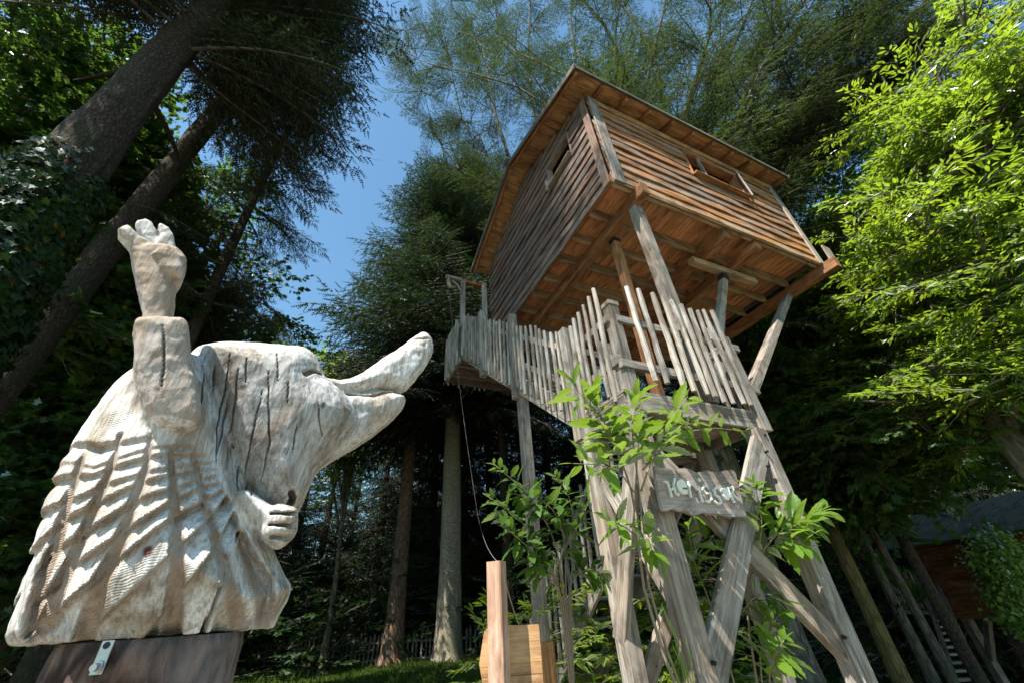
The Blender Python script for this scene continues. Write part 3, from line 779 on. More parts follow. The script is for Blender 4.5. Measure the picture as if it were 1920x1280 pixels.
# keep the pattern off the shoulder
shp = poly([(250, 690), (330, 800), (395, 800), (430, 860), (470, 950), (520, 1050), (560, 1100), (620, 900), (400, 600)])
ds = sdf_poly(shp, GA, GB)
tz = poly(dy=FD, pts=[(0, 1240), (60, 1000), (150, 800), (225, 735), (262, 790), (300, 828), (362, 826), (405, 850), (440, 935), (482, 1010), (530, 1085), (545, 1240)])
msk = np.clip(sdf_poly(tz, GA, GB) / .012 + .3, 0, 1)
msk = np.maximum(msk, ((GA < ab((215, 730), FD)[0]) & (GB < ab((215, 735), FD)[1] + .0)) * 1.0)
def blur(a, k):
    for _ in range(k):
        a = (np.roll(a, 1, 0) + np.roll(a, -1, 0) + 2 * a) / 4; a = (np.roll(a, 1, 1) + np.roll(a, -1, 1) + 2 * a) / 4
    return a
cut_shade = blur(cut_shade, 1)
HM *= msk; cut_shade *= msk
dbody = sdf_poly(smooth_poly(poly(body_px), 2), GA, GB)
HM *= np.clip(.2 + dbody / .09, .2, 1) * np.where(GA > ab((440, 1100))[0], np.clip(dbody / .06, 0, 1), 1)
HMb = HM + 0.0
for (px_, W, rho, yc, kb) in prims:
    P_ = smooth_poly(poly(px_, yc), 2 if W > .1 else (0 if W < .045 else 1))
    mn, mx = P_.min(0) - .06, P_.max(0) + .06
    i0, i1 = max(0, int((mn[0] - a0) / VX)), min(na, int((mx[0] - a0) / VX) + 1)
    j0, j1 = max(0, int((mn[1] - b0) / VX)), min(nb, int((mx[1] - b0) / VX) + 1)
    d = sdf_poly(P_, GA[i0:i1, j0:j1], GB[i0:i1, j0:j1]).astype(np.float32)
    q = W - np.minimum(d, W)
    T = np.abs(gy[None, None, :] - yc) / rho
    if px_ is cuff_px: f = (q[:, :, None] ** 5 + T ** 5) ** .2 - W
    elif px_ in (fore_px, f1_px, f2_px, f3_px, palm_px): f = (q[:, :, None] ** 4 + T ** 4) ** (1 / 4) - W
    else: f = np.sqrt(q[:, :, None] ** 2 + T ** 2) - W
    if px_ is body_px: f = f + HMb[i0:i1, j0:j1, None].astype(np.float32) * 1.0
    S = Fd[i0:i1, j0:j1]
    h = np.clip(.5 + .5 * (S - f) / kb, 0, 1)
    Fd[i0:i1, j0:j1] = S * (1 - h) + f * h - kb * h * (1 - h)
# mouth, nostril, eye, finger grooves, knuckles, cut into the form
def cut(pts, r, y_from, y_to, depth=-.15):
    P_ = poly(pts, depth); mn, mx = P_.min(0) - r * 2, P_.max(0) + r * 2
    i0, i1 = int((mn[0] - a0) / VX), int((mx[0] - a0) / VX) + 1; j0, j1 = int((mn[1] - b0) / VX), int((mx[1] - b0) / VX) + 1
    d, _ = polydist(P_, GA[i0:i1, j0:j1], GB[i0:i1, j0:j1])
    yy = np.maximum(np.maximum(y_from - gy, gy - y_to), 0)[None, None, :]
    f = r - np.sqrt(d[:, :, None] ** 2 + yy ** 2)
    Fd[i0:i1, j0:j1] = np.maximum(Fd[i0:i1, j0:j1], f.astype(np.float32))
cut([(645, 744), (690, 749), (722, 738), (748, 741)], .010, -.3, -.055, -.06)
cut([(776, 641), (794, 642)], .008, -.3, .3, -.05)
cut([(562, 716), (580, 706), (596, 706)], .010, -.42, -.13, -.12)
cut([(500, 970), (530, 972), (562, 968)], .0065, -.42, -.19)
cut([(498, 990), (530, 995), (560, 985)], .0065, -.42, -.19)
cut([(500, 1010), (525, 1015), (545, 1008)], .006, -.42, -.19)
cut([(545, 945), (552, 930), (548, 922)], .010, -.42, -.06)
cut([(225, 1120), (290, 1100)], .0, -.3, -.3) if False else None
zb = ab((240, 1195))[1]
ZB = np.interp(GA[:, 0], [a0, a1], [zb + .0, zb + .0])
Fd = np.maximum(Fd, (ZB[:, None] - GB)[:, :, None].astype(np.float32) * 1.0)
# low carved unevenness
from mathutils import noise as mn_
def lat_noise(sc, seed):
    r = np.random.default_rng(seed); s = [int(v / sc) + 3 for v in (a1 - a0, b1 - b0, y1 - y0)]
    L = r.random(s).astype(np.float32)
    ia, ib, iy = (ga - a0) / sc, (gb - b0) / sc, (gy - y0) / sc
    def ax(L, x, axis):
        i = x.astype(int); f = (x - i).astype(np.float32); f = f * f * (3 - 2 * f); sh = [1, 1, 1]; sh[axis] = -1; f = f.reshape(sh)
        return np.take(L, i, axis) * (1 - f) + np.take(L, i + 1, axis) * f
    return ax(ax(ax(L, ia, 0), ib, 1), iy, 2) - .5
Fd += lat_noise(.075, 1) * .007
Fd += lat_noise(.028, 2) * .004
Fd += lat_noise(.012, 3) * .0022
def surface_nets(F, o, h):
    s = F < 0
    c = [s[i:s.shape[0] - 1 + i, j:s.shape[1] - 1 + j, k:s.shape[2] - 1 + k] for i in (0, 1) for j in (0, 1) for k in (0, 1)]
    cnt = sum(x.astype(np.int8) for x in c); act = (cnt > 0) & (cnt < 8)
    idx = np.full(act.shape, -1, np.int64); A = np.argwhere(act); idx[act] = np.arange(len(A))
    acc = np.zeros((len(A), 3)); n = np.zeros(len(A))
    cor = [(i, j, k) for i in (0, 1) for j in (0, 1) for k in (0, 1)]
    for p in cor:
        for ax in range(3):
            if p[ax]: continue
            q = list(p); q[ax] = 1
            f0 = F[A[:, 0] + p[0], A[:, 1] + p[1], A[:, 2] + p[2]]; f1 = F[A[:, 0] + q[0], A[:, 1] + q[1], A[:, 2] + q[2]]
            m = (f0 < 0) != (f1 < 0); t = np.where(m, f0 / (f0 - f1 + 1e-12), 0)
            pt = np.array(p, float)[None].repeat(len(A), 0); pt[:, ax] += t
            acc[m] += pt[m]; n[m] += 1
    V = A + acc / n[:, None]
    Q = []
    for ax in range(3):
        b_, c_ = [(1, 2), (2, 0), (0, 1)][ax]
        sl0 = [slice(None)] * 3; sl1 = [slice(None)] * 3; sl0[ax] = slice(0, -1); sl1[ax] = slice(1, None)
        cr = s[tuple(sl0)] != s[tuple(sl1)]; E = np.argwhere(cr)
        ok = (E[:, b_] > 0) & (E[:, c_] > 0) & (E[:, b_] < act.shape[b_]) & (E[:, c_] < act.shape[c_]); E = E[ok]
        ins = s[E[:, 0], E[:, 1], E[:, 2]]
        def id_(db, dc):
            e = E.copy(); e[:, b_] -= db; e[:, c_] -= dc; return idx[e[:, 0], e[:, 1], e[:, 2]]
        q = np.stack([id_(1, 1), id_(0, 1), id_(0, 0), id_(1, 0)], 1)
        q = np.where(ins[:, None], q, q[:, ::-1]); Q.append(q)
    Q = np.vstack(Q); Q = Q[(Q >= 0).all(1)]
    return np.array(o) + V * h, Q
Vl, Q = surface_nets(Fd, (a0, b0, y0), VX)
# colour data
ia = np.clip(((Vl[:, 0] - a0) / VX).astype(int), 0, na - 1); ib = np.clip(((Vl[:, 1] - b0) / VX).astype(int), 0, nb - 1)
fv = cut_shade[ia, ib] * (Vl[:, 2] < .05)
armd = np.maximum(sdf_poly(poly(cuff_px, -.2), Vl[:, 0], Vl[:, 1]), sdf_poly(poly(fore_px, -.2), Vl[:, 0], Vl[:, 1]))
fv = np.maximum(fv, .62 * np.clip(armd / .02 + .8, 0, 1) * (Vl[:, 1] > ab((300, 800), -.2)[1]))  # tan arm, browned further to stand in for its shaded front
cracks = [[(405, 672), (404, 700), (402, 730)], [(432, 660), (425, 720), (408, 800), (405, 870)], [(460, 672), (459, 720)], [(490, 735), (478, 790), (470, 845), (468, 880)],
          [(518, 665), (517, 700), (517, 722)], [(500, 700), (500, 760), (505, 830), (494, 900)], [(536, 720), (534, 765)], [(552, 800), (547, 850)], [(430, 740), (420, 800), (407, 850)],
          [(302, 650), (305, 700), (300, 760)], [(455, 860), (450, 915)], [(385, 690), (378, 740), (372, 790)], [(445, 690), (443, 750), (436, 800)], [(590, 760), (596, 790), (606, 815)], [(475, 890), (470, 930)]]
cv = np.zeros(len(Vl))
for c in cracks:
    P_ = poly(c, -.18); mn, mx = P_.min(0) - .02, P_.max(0) + .02
    sel = np.where((Vl[:, 0] > mn[0]) & (Vl[:, 0] < mx[0]) & (Vl[:, 1] > mn[1]) & (Vl[:, 1] < mx[1]) & (Vl[:, 2] < 0))[0]
    wob = .0008 * np.sin(Vl[sel, 1] * 90 + c[0][0])
    d, t = polydist(P_, Vl[sel, 0] + wob, Vl[sel, 1])
    cv[sel] = np.maximum(cv[sel], np.clip(1.15 - d / (.0027 * (1 - .7 * np.abs(2 * t - 1) ** 2)), 0, 1))
Vl2 = Vl.copy(); Vl2[:, 2] += cv * .010
kd, _ = polydist(poly([(277, 1030), (277, 1036)], FD), Vl[:, 0], Vl[:, 1])
kv = np.clip(2 - kd / .005, 0, 1) * (Vl[:, 2] < 0)
Vw = CAM + EXv * Vl2[:, 0:1] + EYv * (DS + Vl2[:, 2:3]) + AZ * Vl2[:, 1:2]
m, nt, b = nodes('carved_oak'); M_CARVE = m
at = nt.nodes.new('ShaderNodeAttribute'); at.attribute_name = 'carve'
tc = nt.nodes.new('ShaderNodeTexCoord')
n1 = noise(nt, mapping(nt, tc.outputs['Object'], (5, 5, 2.2)), 2.0, 5, .6, .4)
n2 = noise(nt, mapping(nt, tc.outputs['Object'], (70, 70, 4)), 1.0, 4, .6)
n3 = noise(nt, tc.outputs['Object'], 30.0, 4, .6)
c = ramp(nt, n1, [(.38, (.44, .38, .31)), (.47, (.58, .555, .52)), (.58, (.67, .66, .645))])
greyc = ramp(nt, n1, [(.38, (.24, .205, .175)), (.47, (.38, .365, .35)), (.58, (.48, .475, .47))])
at3 = nt.nodes.new('ShaderNodeAttribute'); at3.attribute_name = 'shade_weather'
c = mixc(nt, at3.outputs['Fac'], c, greyc)  # weathered head greyed further, painting in the shade of its sunless side
chk = noise(nt, mapping(nt, tc.outputs['Object'], (26, 26, 1.1)), 1.0, 3, .55, .25)
chkr = ramp(nt, chk, [(.33, (1, 1, 1)), (.36, (0, 0, 0))])
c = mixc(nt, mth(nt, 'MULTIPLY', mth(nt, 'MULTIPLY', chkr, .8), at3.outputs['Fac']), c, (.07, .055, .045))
c = mixc(nt, mth(nt, 'MULTIPLY', ramp(nt, n2, [(.50, (0, 0, 0)), (.62, (1, 1, 1))]), .55), c, (.22, .185, .155))
n5 = noise(nt, mapping(nt, tc.outputs['Object'], (160, 160, 9)), 1.0, 3, .6)
c = mixc(nt, 1.0, c, ramp(nt, n5, [(.38, (.72, .70, .68)), (.55, (1, 1, 1))]), 'MULTIPLY')
n6 = noise(nt, mapping(nt, tc.outputs['Object'], (9, 9, 5), (3, 1, 4)), 1.0, 6, .7, .8)
c = mixc(nt, 1.0, c, ramp(nt, n6, [(.36, (.62, .55, .48)), (.47, (.95, .94, .92)), (.6, (1.04, 1.04, 1.04))]), 'MULTIPLY')
at2 = nt.nodes.new('ShaderNodeAttribute'); at2.attribute_name = 'ripple'
sep = nt.nodes.new('ShaderNodeSeparateColor'); nt.links.new(at.outputs['Color'], sep.inputs[0])
c = mixc(nt, mth(nt, 'MULTIPLY', sep.outputs[0], .88), c, mixc(nt, n3, (.12, .065, .038), (.34, .235, .155)))  # brown of the cuts, deepened as painted shade in grooves and under tile edges
c = mixc(nt, sep.outputs[1], c, (.02, .017, .015))
c = mixc(nt, sep.outputs[2], c, (.10, .03, .02))
nt.links.new(c, b.inputs['Base Color']); b.inputs['Roughness'].default_value = .78; b.inputs['Specular IOR Level'].default_value = .25
# chain-saw ripples + fine grain
wv = nt.nodes.new('ShaderNodeTexWave'); wv.wave_type = 'BANDS'; wv.bands_direction = 'Z'
wv.inputs['Scale'].default_value = 62; wv.inputs['Distortion'].default_value = 9; wv.inputs['Detail'].default_value = 3; wv.inputs['Detail Scale'].default_value = .6
nt.links.new(mapping(nt, tc.outputs['Object'], (1, 1, 1), rot=(0, .25, 0)), wv.inputs['Vector'])
msk_ = ramp(nt, noise(nt, tc.outputs['Object'], 3.2, 2, .5), [(.38, (.15, .15, .15)), (.6, (1, 1, 1))])
n4 = noise(nt, mapping(nt, tc.outputs['Object'], (60, 60, 12)), 1.0, 4, .65, .5)
hh0 = mth(nt, 'MULTIPLY', n4, .7)
vf = nt.nodes.new('ShaderNodeTexVoronoi'); vf.feature = 'F1'; vf.inputs['Scale'].default_value = 1.0; nt.links.new(mapping(nt, tc.outputs['Object'], (30, 30, 17)), vf.inputs['Vector'])
hh0 = mth(nt, 'ADD', hh0, mth(nt, 'MULTIPLY', vf.outputs['Distance'], 1.1))
hh = mth(nt, 'ADD', hh0, mth(nt, 'ADD', mth(nt, 'MULTIPLY', mth(nt, 'MULTIPLY', wv.outputs['Fac'], mth(nt, 'MULTIPLY', msk_, mth(nt, 'ADD', mth(nt, 'MULTIPLY', at2.outputs['Fac'], .45), .05))), .6), mth(nt, 'MULTIPLY', n3, .5)))
bp = nt.nodes.new('ShaderNodeBump'); bp.inputs['Strength'].default_value = .7; bp.inputs['Distance'].default_value = .006
nt.links.new(hh, bp.inputs['Height']); nt.links.new(bp.outputs[0], b.inputs['Normal'])

zb_w = zb + 1.5
ctr = CAM + EXv * ab((245, 1190))[0] + EYv * DS
sculpt = thing('hedgehog_sculpture', 'pale carved wooden animal with tiled spines, raised arm and upturned open snout on a stump', 'sculpture', (ctr[0], ctr[1], zb_w), 0)
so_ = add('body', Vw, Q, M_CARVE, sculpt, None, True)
ca = so_.data.color_attributes.new('carve', 'FLOAT_COLOR', 'POINT')
colr = np.zeros((len(Vw), 4), np.float32); colr[:, 0] = np.clip(fv, 0, 1); colr[:, 1] = cv; colr[:, 2] = kv; colr[:, 3] = 1
ca.data.foreach_set('color', colr.ravel())
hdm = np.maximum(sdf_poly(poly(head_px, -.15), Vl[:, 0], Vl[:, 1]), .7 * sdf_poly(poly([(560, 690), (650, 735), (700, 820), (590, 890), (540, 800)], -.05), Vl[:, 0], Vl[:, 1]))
wa = so_.data.attributes.new('shade_weather', 'FLOAT', 'POINT')
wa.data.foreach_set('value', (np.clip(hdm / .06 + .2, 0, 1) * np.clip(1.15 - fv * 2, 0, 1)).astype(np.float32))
ra = so_.data.attributes.new('ripple', 'FLOAT', 'POINT')
ra.data.foreach_set('value', (msk[ia, ib] * (Vl[:, 2] < .1)).astype(np.float32))
del Fd
# bark stump
M_STUMP = bark('stump_bark', (.055, .032, .026), (.24, .15, .115), (.25, .24, .235), .8, (11, 11, 4.0), .03)
stump = thing('tree_stump', 'reddish barked tall stump carrying the pale carved animal', 'stump', (ctr[0], ctr[1], 0), 0)
aL, aR = ab((75, 1215))[0], ab((462, 1200))[0]
rs = (aR - aL) / 2 * .93; cs = CAM + EXv * ((aL + aR) / 2) + EYv * (DS + .0)
V = []; Fs = []; uv = []; n = 150; zs_ = np.linspace(zb_w - .003, 0, 60)
for i, z_ in enumerate(zs_):
    for j in range(n):
        a = 2 * pi * j / n
        rr = rs * (1 + .03 * sin(3 * a + 1) + .02 * sin(7 * a + 2 + z_) + .022 * abs(sin(11 * a + 2.5 * sin(z_ * 3))) + .014 * sin(23 * a + 4 * sin(z_ * 5)) + .014 * RNG.random()) * (1 + .05 * (zb_w - z_) / zb_w) * (.985 if i == 0 else 1)
        V.append((cs[0] + rr * cos(a), cs[1] + rr * .85 * sin(a), z_))
for i in range(len(zs_) - 1):
    for j in range(n):
        k_ = (j + 1) % n; Fs.append((i * n + j, (i + 1) * n + j, (i + 1) * n + k_, i * n + k_))
Fs.append(tuple(range(n)))
add('trunk', V, Fs, M_STUMP, stump, None, True)
# bracket with bolt under the carving's lower edge
pb = ray(203, 1222); fb = cs - CAM; 
dirb = np.array([pb[0], pb[1]]) / np.linalg.norm(pb[:2])
# intersect with the stump ellipse approx: march
t_ = .3
while True:
    q = dirb * t_
    e = ((q[0] - cs[0]) / rs) ** 2 + ((q[1] - cs[1]) / (rs * .85)) ** 2
    if e < 1.08 or t_ > 3: break
    t_ += .004
qb = np.array([q[0], q[1], 0]); nb_ = np.array([(q[0] - cs[0]), (q[1] - cs[1]), 0]); nb_ /= np.linalg.norm(nb_)
zc_ = 1.5 + pb[2] / np.linalg.norm(pb[:2]) * t_
br = thing('steel_bracket', 'small galvanised strap bolted to the stump under the carving', 'bracket', tuple(qb + AZ * (zc_ - .03)), 0)
beam('plate', qb + AZ * (zc_ - .034) + nb_ * .012, qb + AZ * (zc_ + .020) + nb_ * .012, .022, .004, nb_, M_STEEL, br, ch=.001)
tube('bolt', [qb + AZ * (zc_ - .022) + nb_ * .013, qb + AZ * (zc_ - .022) + nb_ * .028], [.007, .0065], M_STEEL, br, n=8, smooth=False)
tube('washer', [qb + AZ * (zc_ - .022) + nb_ * .013, qb + AZ * (zc_ - .022) + nb_ * .018], [.0105, .0105], M_STEEL, br, n=14, smooth=False)
tube('hole', [qb + AZ * (zc_ + .012) + nb_ * .0135, qb + AZ * (zc_ + .012) + nb_ * .0155], [.006, .006], M_BLACK, br, n=10, smooth=False)
print('SCULPT verts', len(Vw), 'dims', a0, a1, b0, b1, 'rs', rs)
# ------------------------------------------------------------------ plant building blocks (source meshes are not linked to the scene)
def src(name, V, Fs, mats, midx=None):
    me = mesh_from(name, V, Fs)
    for m_ in mats: me.materials.append(m_)
    if midx is not None: me.polygons.foreach_set('material_index', np.asarray(midx, dtype=np.int32))
    o = bpy.data.objects.new(name, me)
    return o
def gn_tree(sources):
    ng = bpy.data.node_groups.new('scatter', 'GeometryNodeTree')
    ng.interface.new_socket('Geometry', in_out='INPUT', socket_type='NodeSocketGeometry')
    ng.interface.new_socket('Geometry', in_out='OUTPUT', socket_type='NodeSocketGeometry')
    gi = ng.nodes.new('NodeGroupInput'); go = ng.nodes.new('NodeGroupOutput')
    iop = ng.nodes.new('GeometryNodeInstanceOnPoints')
    j = ng.nodes.new('GeometryNodeJoinGeometry')
    for s in reversed(sources):
        oi = ng.nodes.new('GeometryNodeObjectInfo'); oi.inputs['Object'].default_value = s
        oi.inputs['As Instance'].default_value = True
        ng.links.new(oi.outputs['Geometry'], j.inputs[0])
    def attr(n, t):
        a = ng.nodes.new('GeometryNodeInputNamedAttribute'); a.data_type = t; a.inputs['Name'].default_value = n
        return [o for o in a.outputs if o.enabled and o.name == 'Attribute'][0]
    ng.links.new(gi.outputs[0], iop.inputs['Points']); ng.links.new(j.outputs[0], iop.inputs['Instance'])
    iop.inputs['Pick Instance'].default_value = True
    ng.links.new(attr('pick', 'INT'), iop.inputs['Instance Index'])
    ng.links.new(attr('rot', 'FLOAT_VECTOR'), iop.inputs['Rotation'])
    ng.links.new(attr('scl', 'FLOAT'), iop.inputs['Scale'])
    ng.links.new(iop.outputs[0], go.inputs[0])
    return ng
def scatter(name, P, R, S, ng, nsrc, parent=None, kind='stuff'):
    """P (n,3) world points, R (n,3) euler, S (n,) scale"""
    P = np.asarray(P, float); c = P.mean(0); me = bpy.data.meshes.new(name)
    me.vertices.add(len(P)); me.vertices.foreach_set('co', (P - c).astype(np.float32).ravel())
    a = me.attributes.new('rot', 'FLOAT_VECTOR', 'POINT'); a.data.foreach_set('vector', np.asarray(R, np.float32).ravel())
    a = me.attributes.new('scl', 'FLOAT', 'POINT'); a.data.foreach_set('value', np.asarray(S, np.float32))
    a = me.attributes.new('pick', 'INT', 'POINT'); a.data.foreach_set('value', RNG.integers(0, nsrc, len(P)).astype(np.int32))
    o = bpy.data.objects.new(name, me); COL.objects.link(o)
    md = o.modifiers.new('scatter', 'NODES'); md.node_group = ng
    # parents of scattered crowns are never rotated, so only the offset matters
    place(o, Matrix.Translation(Vector(c)), parent)
    if kind: o['kind'] = kind
    return o
def dir_euler(d, roll=0.0):
    """euler that turns +X onto d, local Z kept upward (plus roll)"""
    d = np.asarray(d, float); d = d / np.linalg.norm(d)
    x = Vector(d); z = Vector((0, 0, 1)); y = z.cross(x)
    if y.length < 1e-4: y = Vector((0, 1, 0))
    y.normalize(); z = x.cross(y)
    m_ = Matrix((x, y, z)).transposed() @ Matrix.Rotation(roll, 3, 'X')
    e = m_.to_euler(); return (e.x, e.y, e.z)

LEAF_FIR = leafmat('fir_needles', (.007, .017, .007), (.019, .038, .013), (.05, .10, .02), .25, .02, .5)
LEAF_FIR2 = leafmat('grey_green_needles', (.010, .026, .008), (.040, .074, .018), (.12, .19, .03), .30, .03, .5)
LEAF_MAPLE = leafmat('maple_leaf', (.022, .052, .012), (.050, .095, .020), (.16, .30, .03), .42, .05, .4, (.16, .12, .02))
LEAF_CHEST = leafmat('chestnut_leaf', (.035, .085, .012), (.125, .200, .028), (.42, .58, .03), .52, .06, .38, (.26, .24, .03))
LEAF_BUSH = leafmat('undergrowth_leaf', (.012, .032, .010), (.030, .065, .016), (.08, .16, .02), .3, .03, .4)
LEAF_IVY = leafmat('ivy_leaf', (.012, .030, .009), (.030, .055, .014), (.06, .11, .02), .25, .02, .5, (.14, .09, .02))
M_TWIG = plain('twig_bark', (.10, .075, .055), .9, 0, .4, 12)
M_TWIGL = plain('pale_twig_bark', (.20, .17, .14), .9, 0, .4, 12)
B_DARK = bark('dark_conifer_bark', (.032, .022, .017), (.095, .066, .050), (.035, .045, .02), .5, (14, 14, 5), .03)
B_PALE = bark('pale_scaly_bark', (.22, .175, .125), (.47, .40, .31), (.17, .18, .08), .35, (9, 9, 5), .008)
B_BROAD = bark('grey_broadleaf_bark', (.075, .062, .048), (.19, .165, .13), (.08, .10, .04), .5, (5, 5, 1.5), .01)
B_YEL = bark('lichen_yellow_bark', (.10, .07, .03), (.22, .165, .07), (.12, .13, .04), .4)

def conifer_branch(seed, droop=.28, hang=0.5, dens=1.0, L=2.5, fine=1.0):
    """unit: a 2.5 m bough along +X: stem tubes, side twigs carrying flat sprays of needles"""
    r = np.random.default_rng(seed); V = []; Fs = []; mi = []
    def pos(t): return np.array([L * t, .12 * sin(3 * t + seed), .25 * t - droop * t * t * 2.0 + .0])
    P = [pos(t) for t in np.linspace(0, 1, 9)]; R = np.linspace(.028, .006, 9)
    v, f, _ = tube_data(P, R, 5, False); V += v; Fs += f; mi += [0] * len(f)
    n = int(30 * dens)
    def spray(o, d, ln, wd):
        """flat feathery spray: a ribbon of many short angled needle-groups"""
        d = d / np.linalg.norm(d)
        up = np.array([0, 0, 1.]) + r.normal(0, .35, 3); s = np.cross(d, up); s /= np.linalg.norm(s); nn = np.cross(s, d)
        m_ = max(3, int(ln / .030 * fine))
        for i in range(m_):
            t = (i + .3) / m_; c = o + d * ln * t + nn * (-.25 * ln * t * t * hang)
            w_ = wd * (1 - .65 * t) * r.uniform(.7, 1.15)
            for sg in (-1, 1):
                tip = c + s * sg * w_ + d * w_ * .75 + nn * r.uniform(-.35, .15) * w_
                b = len(V); hw = .0135 / fine
                V.extend([c - d * hw, c + d * hw, tip]); Fs.append((b, b + 1, b + 2)); mi.append(1)
        b = len(V); e = o + d * ln + nn * (-.25 * ln * hang)
        V.extend([o - s * .004, o + s * .004, e]); Fs.append((b, b + 1, b + 2)); mi.append(0)
    for i in range(n):
        t = .10 + .9 * (i + r.random() * .8) / n; o = pos(t); sg = 1 if i % 2 else -1
        ln = (1 - .72 * t) * .95 * r.uniform(.7, 1.1) + .12
        az = sg * r.uniform(.75, 1.15); d = np.array([cos(az), sin(az), r.uniform(-.35, .1) - hang * .35])
        k_ = max(2, int(ln / .11))
        e = o
        for q in range(k_):
            dd = d / np.linalg.norm(d); p2 = e + dd * ln / k_
            b = len(V); V.extend([e + (0, 0, .006), e - (0, 0, .006), p2]); Fs.append((b, b + 1, b + 2)); mi.append(0)
            for sg2 in (-1, 1):
                a2 = sg2 * r.uniform(.6, 1.0); c_, s_ = cos(a2), sin(a2)
                d2 = np.array([dd[0] * c_ - dd[1] * s_, dd[0] * s_ + dd[1] * c_, dd[2] - .25 * hang - r.uniform(0, .35)])
                spray(e + (p2 - e) * r.random(), d2, (.17 - .05 * q / k_) * r.uniform(.7, 1.2), .032)
            d = d + np.array([0.12, 0, -.12 * hang]); e = p2
        spray(e, d, .16, .034)
    return V, Fs, mi
def leaf_poly(kind, r):
    """flat outline in unit size, stem at origin along +X, as list of faces on folded halves"""
    if kind == 'maple':
        o = [(.0, 0), (.02, .30), (.30, .22), (.36, .52), (.52, .30), (.70, .34), (.66, .16), (1, 0)]
    elif kind == 'chestnut':
        o = [(0, 0), (.10, .075), (.22, .12), (.38, .155), (.55, .15), (.72, .115), (.86, .06), (1, 0)]
    else:
        o = [(0, 0), (.08, .22), (.35, .36), (.65, .28), (.85, .12), (1, 0)]
    return o
def add_leaf(V, Fs, mi, o, d, nrm_, size, kind, r, curl=.25, mat=1, two=True):
    d = d / np.linalg.norm(d); s = np.cross(nrm_, d); s /= np.linalg.norm(s) + 1e-9; n_ = np.cross(d, s)
    O = leaf_poly(kind, r); fold = r.uniform(.05, .35)
    for sg in (-1, 1):
        b = len(V)
        for (x, y) in O:
            V.append(o + d * x * size + s * sg * y * size + n_ * (fold * y * size - curl * x * x * size * .5))
        m_ = len(O); Fs.append(tuple(range(b, b + m_)) if sg > 0 else tuple(reversed(range(b, b + m_)))); mi.append(mat)
def leafy_branch(seed, kind, n, L=1.1, size=.11, spread=.45, clump=1, droop=.15, whorl=False, planar=.6):
    r = np.random.default_rng(seed); V = []; Fs = []; mi = []
    def pos(t): return np.array([L * t, .10 * sin(4 * t + seed), .08 * sin(3 * t + seed * 2) - droop * t * t])
    P = [pos(t) for t in np.linspace(0, 1, 6)]; v, f, _ = tube_data(P, np.linspace(.010, .003, 6), 4, False); V += v; Fs += f; mi += [0] * len(f)
    tw = 7
    pts = []
    for i in range(tw):
        t = .15 + .85 * i / (tw - 1); o = pos(t); sg = 1 if i % 2 else -1
        a = sg * r.uniform(.5, 1.1) if i < tw - 1 else 0; ln = spread * r.uniform(.5, 1.1) * (1.1 - .5 * t)
        d = np.array([cos(a), sin(a), r.uniform(-.2, .35)]); e = o + d * ln
        b = len(V); V.extend([o + (0, 0, .004), o - (0, 0, .004), e]); Fs.append((b, b + 1, b + 2)); mi.append(0)
        for q in range(n // tw):
            u = (q + 1) / (n // tw); pts.append((o + (e - o) * u, d, u))
    for (o, d, u) in pts:
        a = r.uniform(-1.5, 1.5) if u < .95 else r.uniform(-.4, .4)
        dd = np.array([d[0] * cos(a) - d[1] * sin(a), d[0] * sin(a) + d[1] * cos(a), r.uniform(-.5, .15)])
        nn = np.array([0, 0, 1.]) + r.normal(0, planar, 3)
        st = .25 * size
        add_leaf(V, Fs, mi, o + dd / np.linalg.norm(dd) * st, dd, nn, size * r.uniform(.65, 1.2), kind, r)
    return V, Fs, mi
def make_sources(fn, seeds, mats, name):
    out = []
    for s in seeds:
        V, Fs, mi = fn(s); out.append(src(name, V, Fs, mats, mi))
    return gn_tree(out), len(out)
FIR = make_sources(lambda s: conifer_branch(s, .30, .55, 1.0), (1, 2, 3), (M_TWIG, LEAF_FIR), 'fir_bough')
FIRH = make_sources(lambda s: conifer_branch(s, .36, .85, 1.3), (4, 5, 6), (M_TWIG, LEAF_FIR2), 'hanging_bough')
FIRT = make_sources(lambda s: conifer_branch(s, .28, .6, .8), (14, 15, 16), (M_TWIG, LEAF_FIR2), 'roof_tree_bough')
FIRC = make_sources(lambda s: conifer_branch(s, .25, .6, .6, fine=.5), (7, 8), (M_TWIG, LEAF_FIR), 'far_bough')
MAP = make_sources(lambda s: leafy_branch(s, 'maple', 49, size=.13, spread=.5), (1, 2, 3), (M_TWIG, LEAF_MAPLE), 'maple_spray')
CHE = make_sources(lambda s: leafy_branch(s, 'chestnut', 49, size=.20, spread=.5, droop=.12, planar=.4), (1, 2, 3), (M_TWIGL, LEAF_CHEST), 'chestnut_spray')
BUS = make_sources(lambda s: leafy_branch(s, 'oval', 42, size=.085, spread=.4), (1, 2), (M_TWIG, LEAF_BUSH), 'bush_spray')

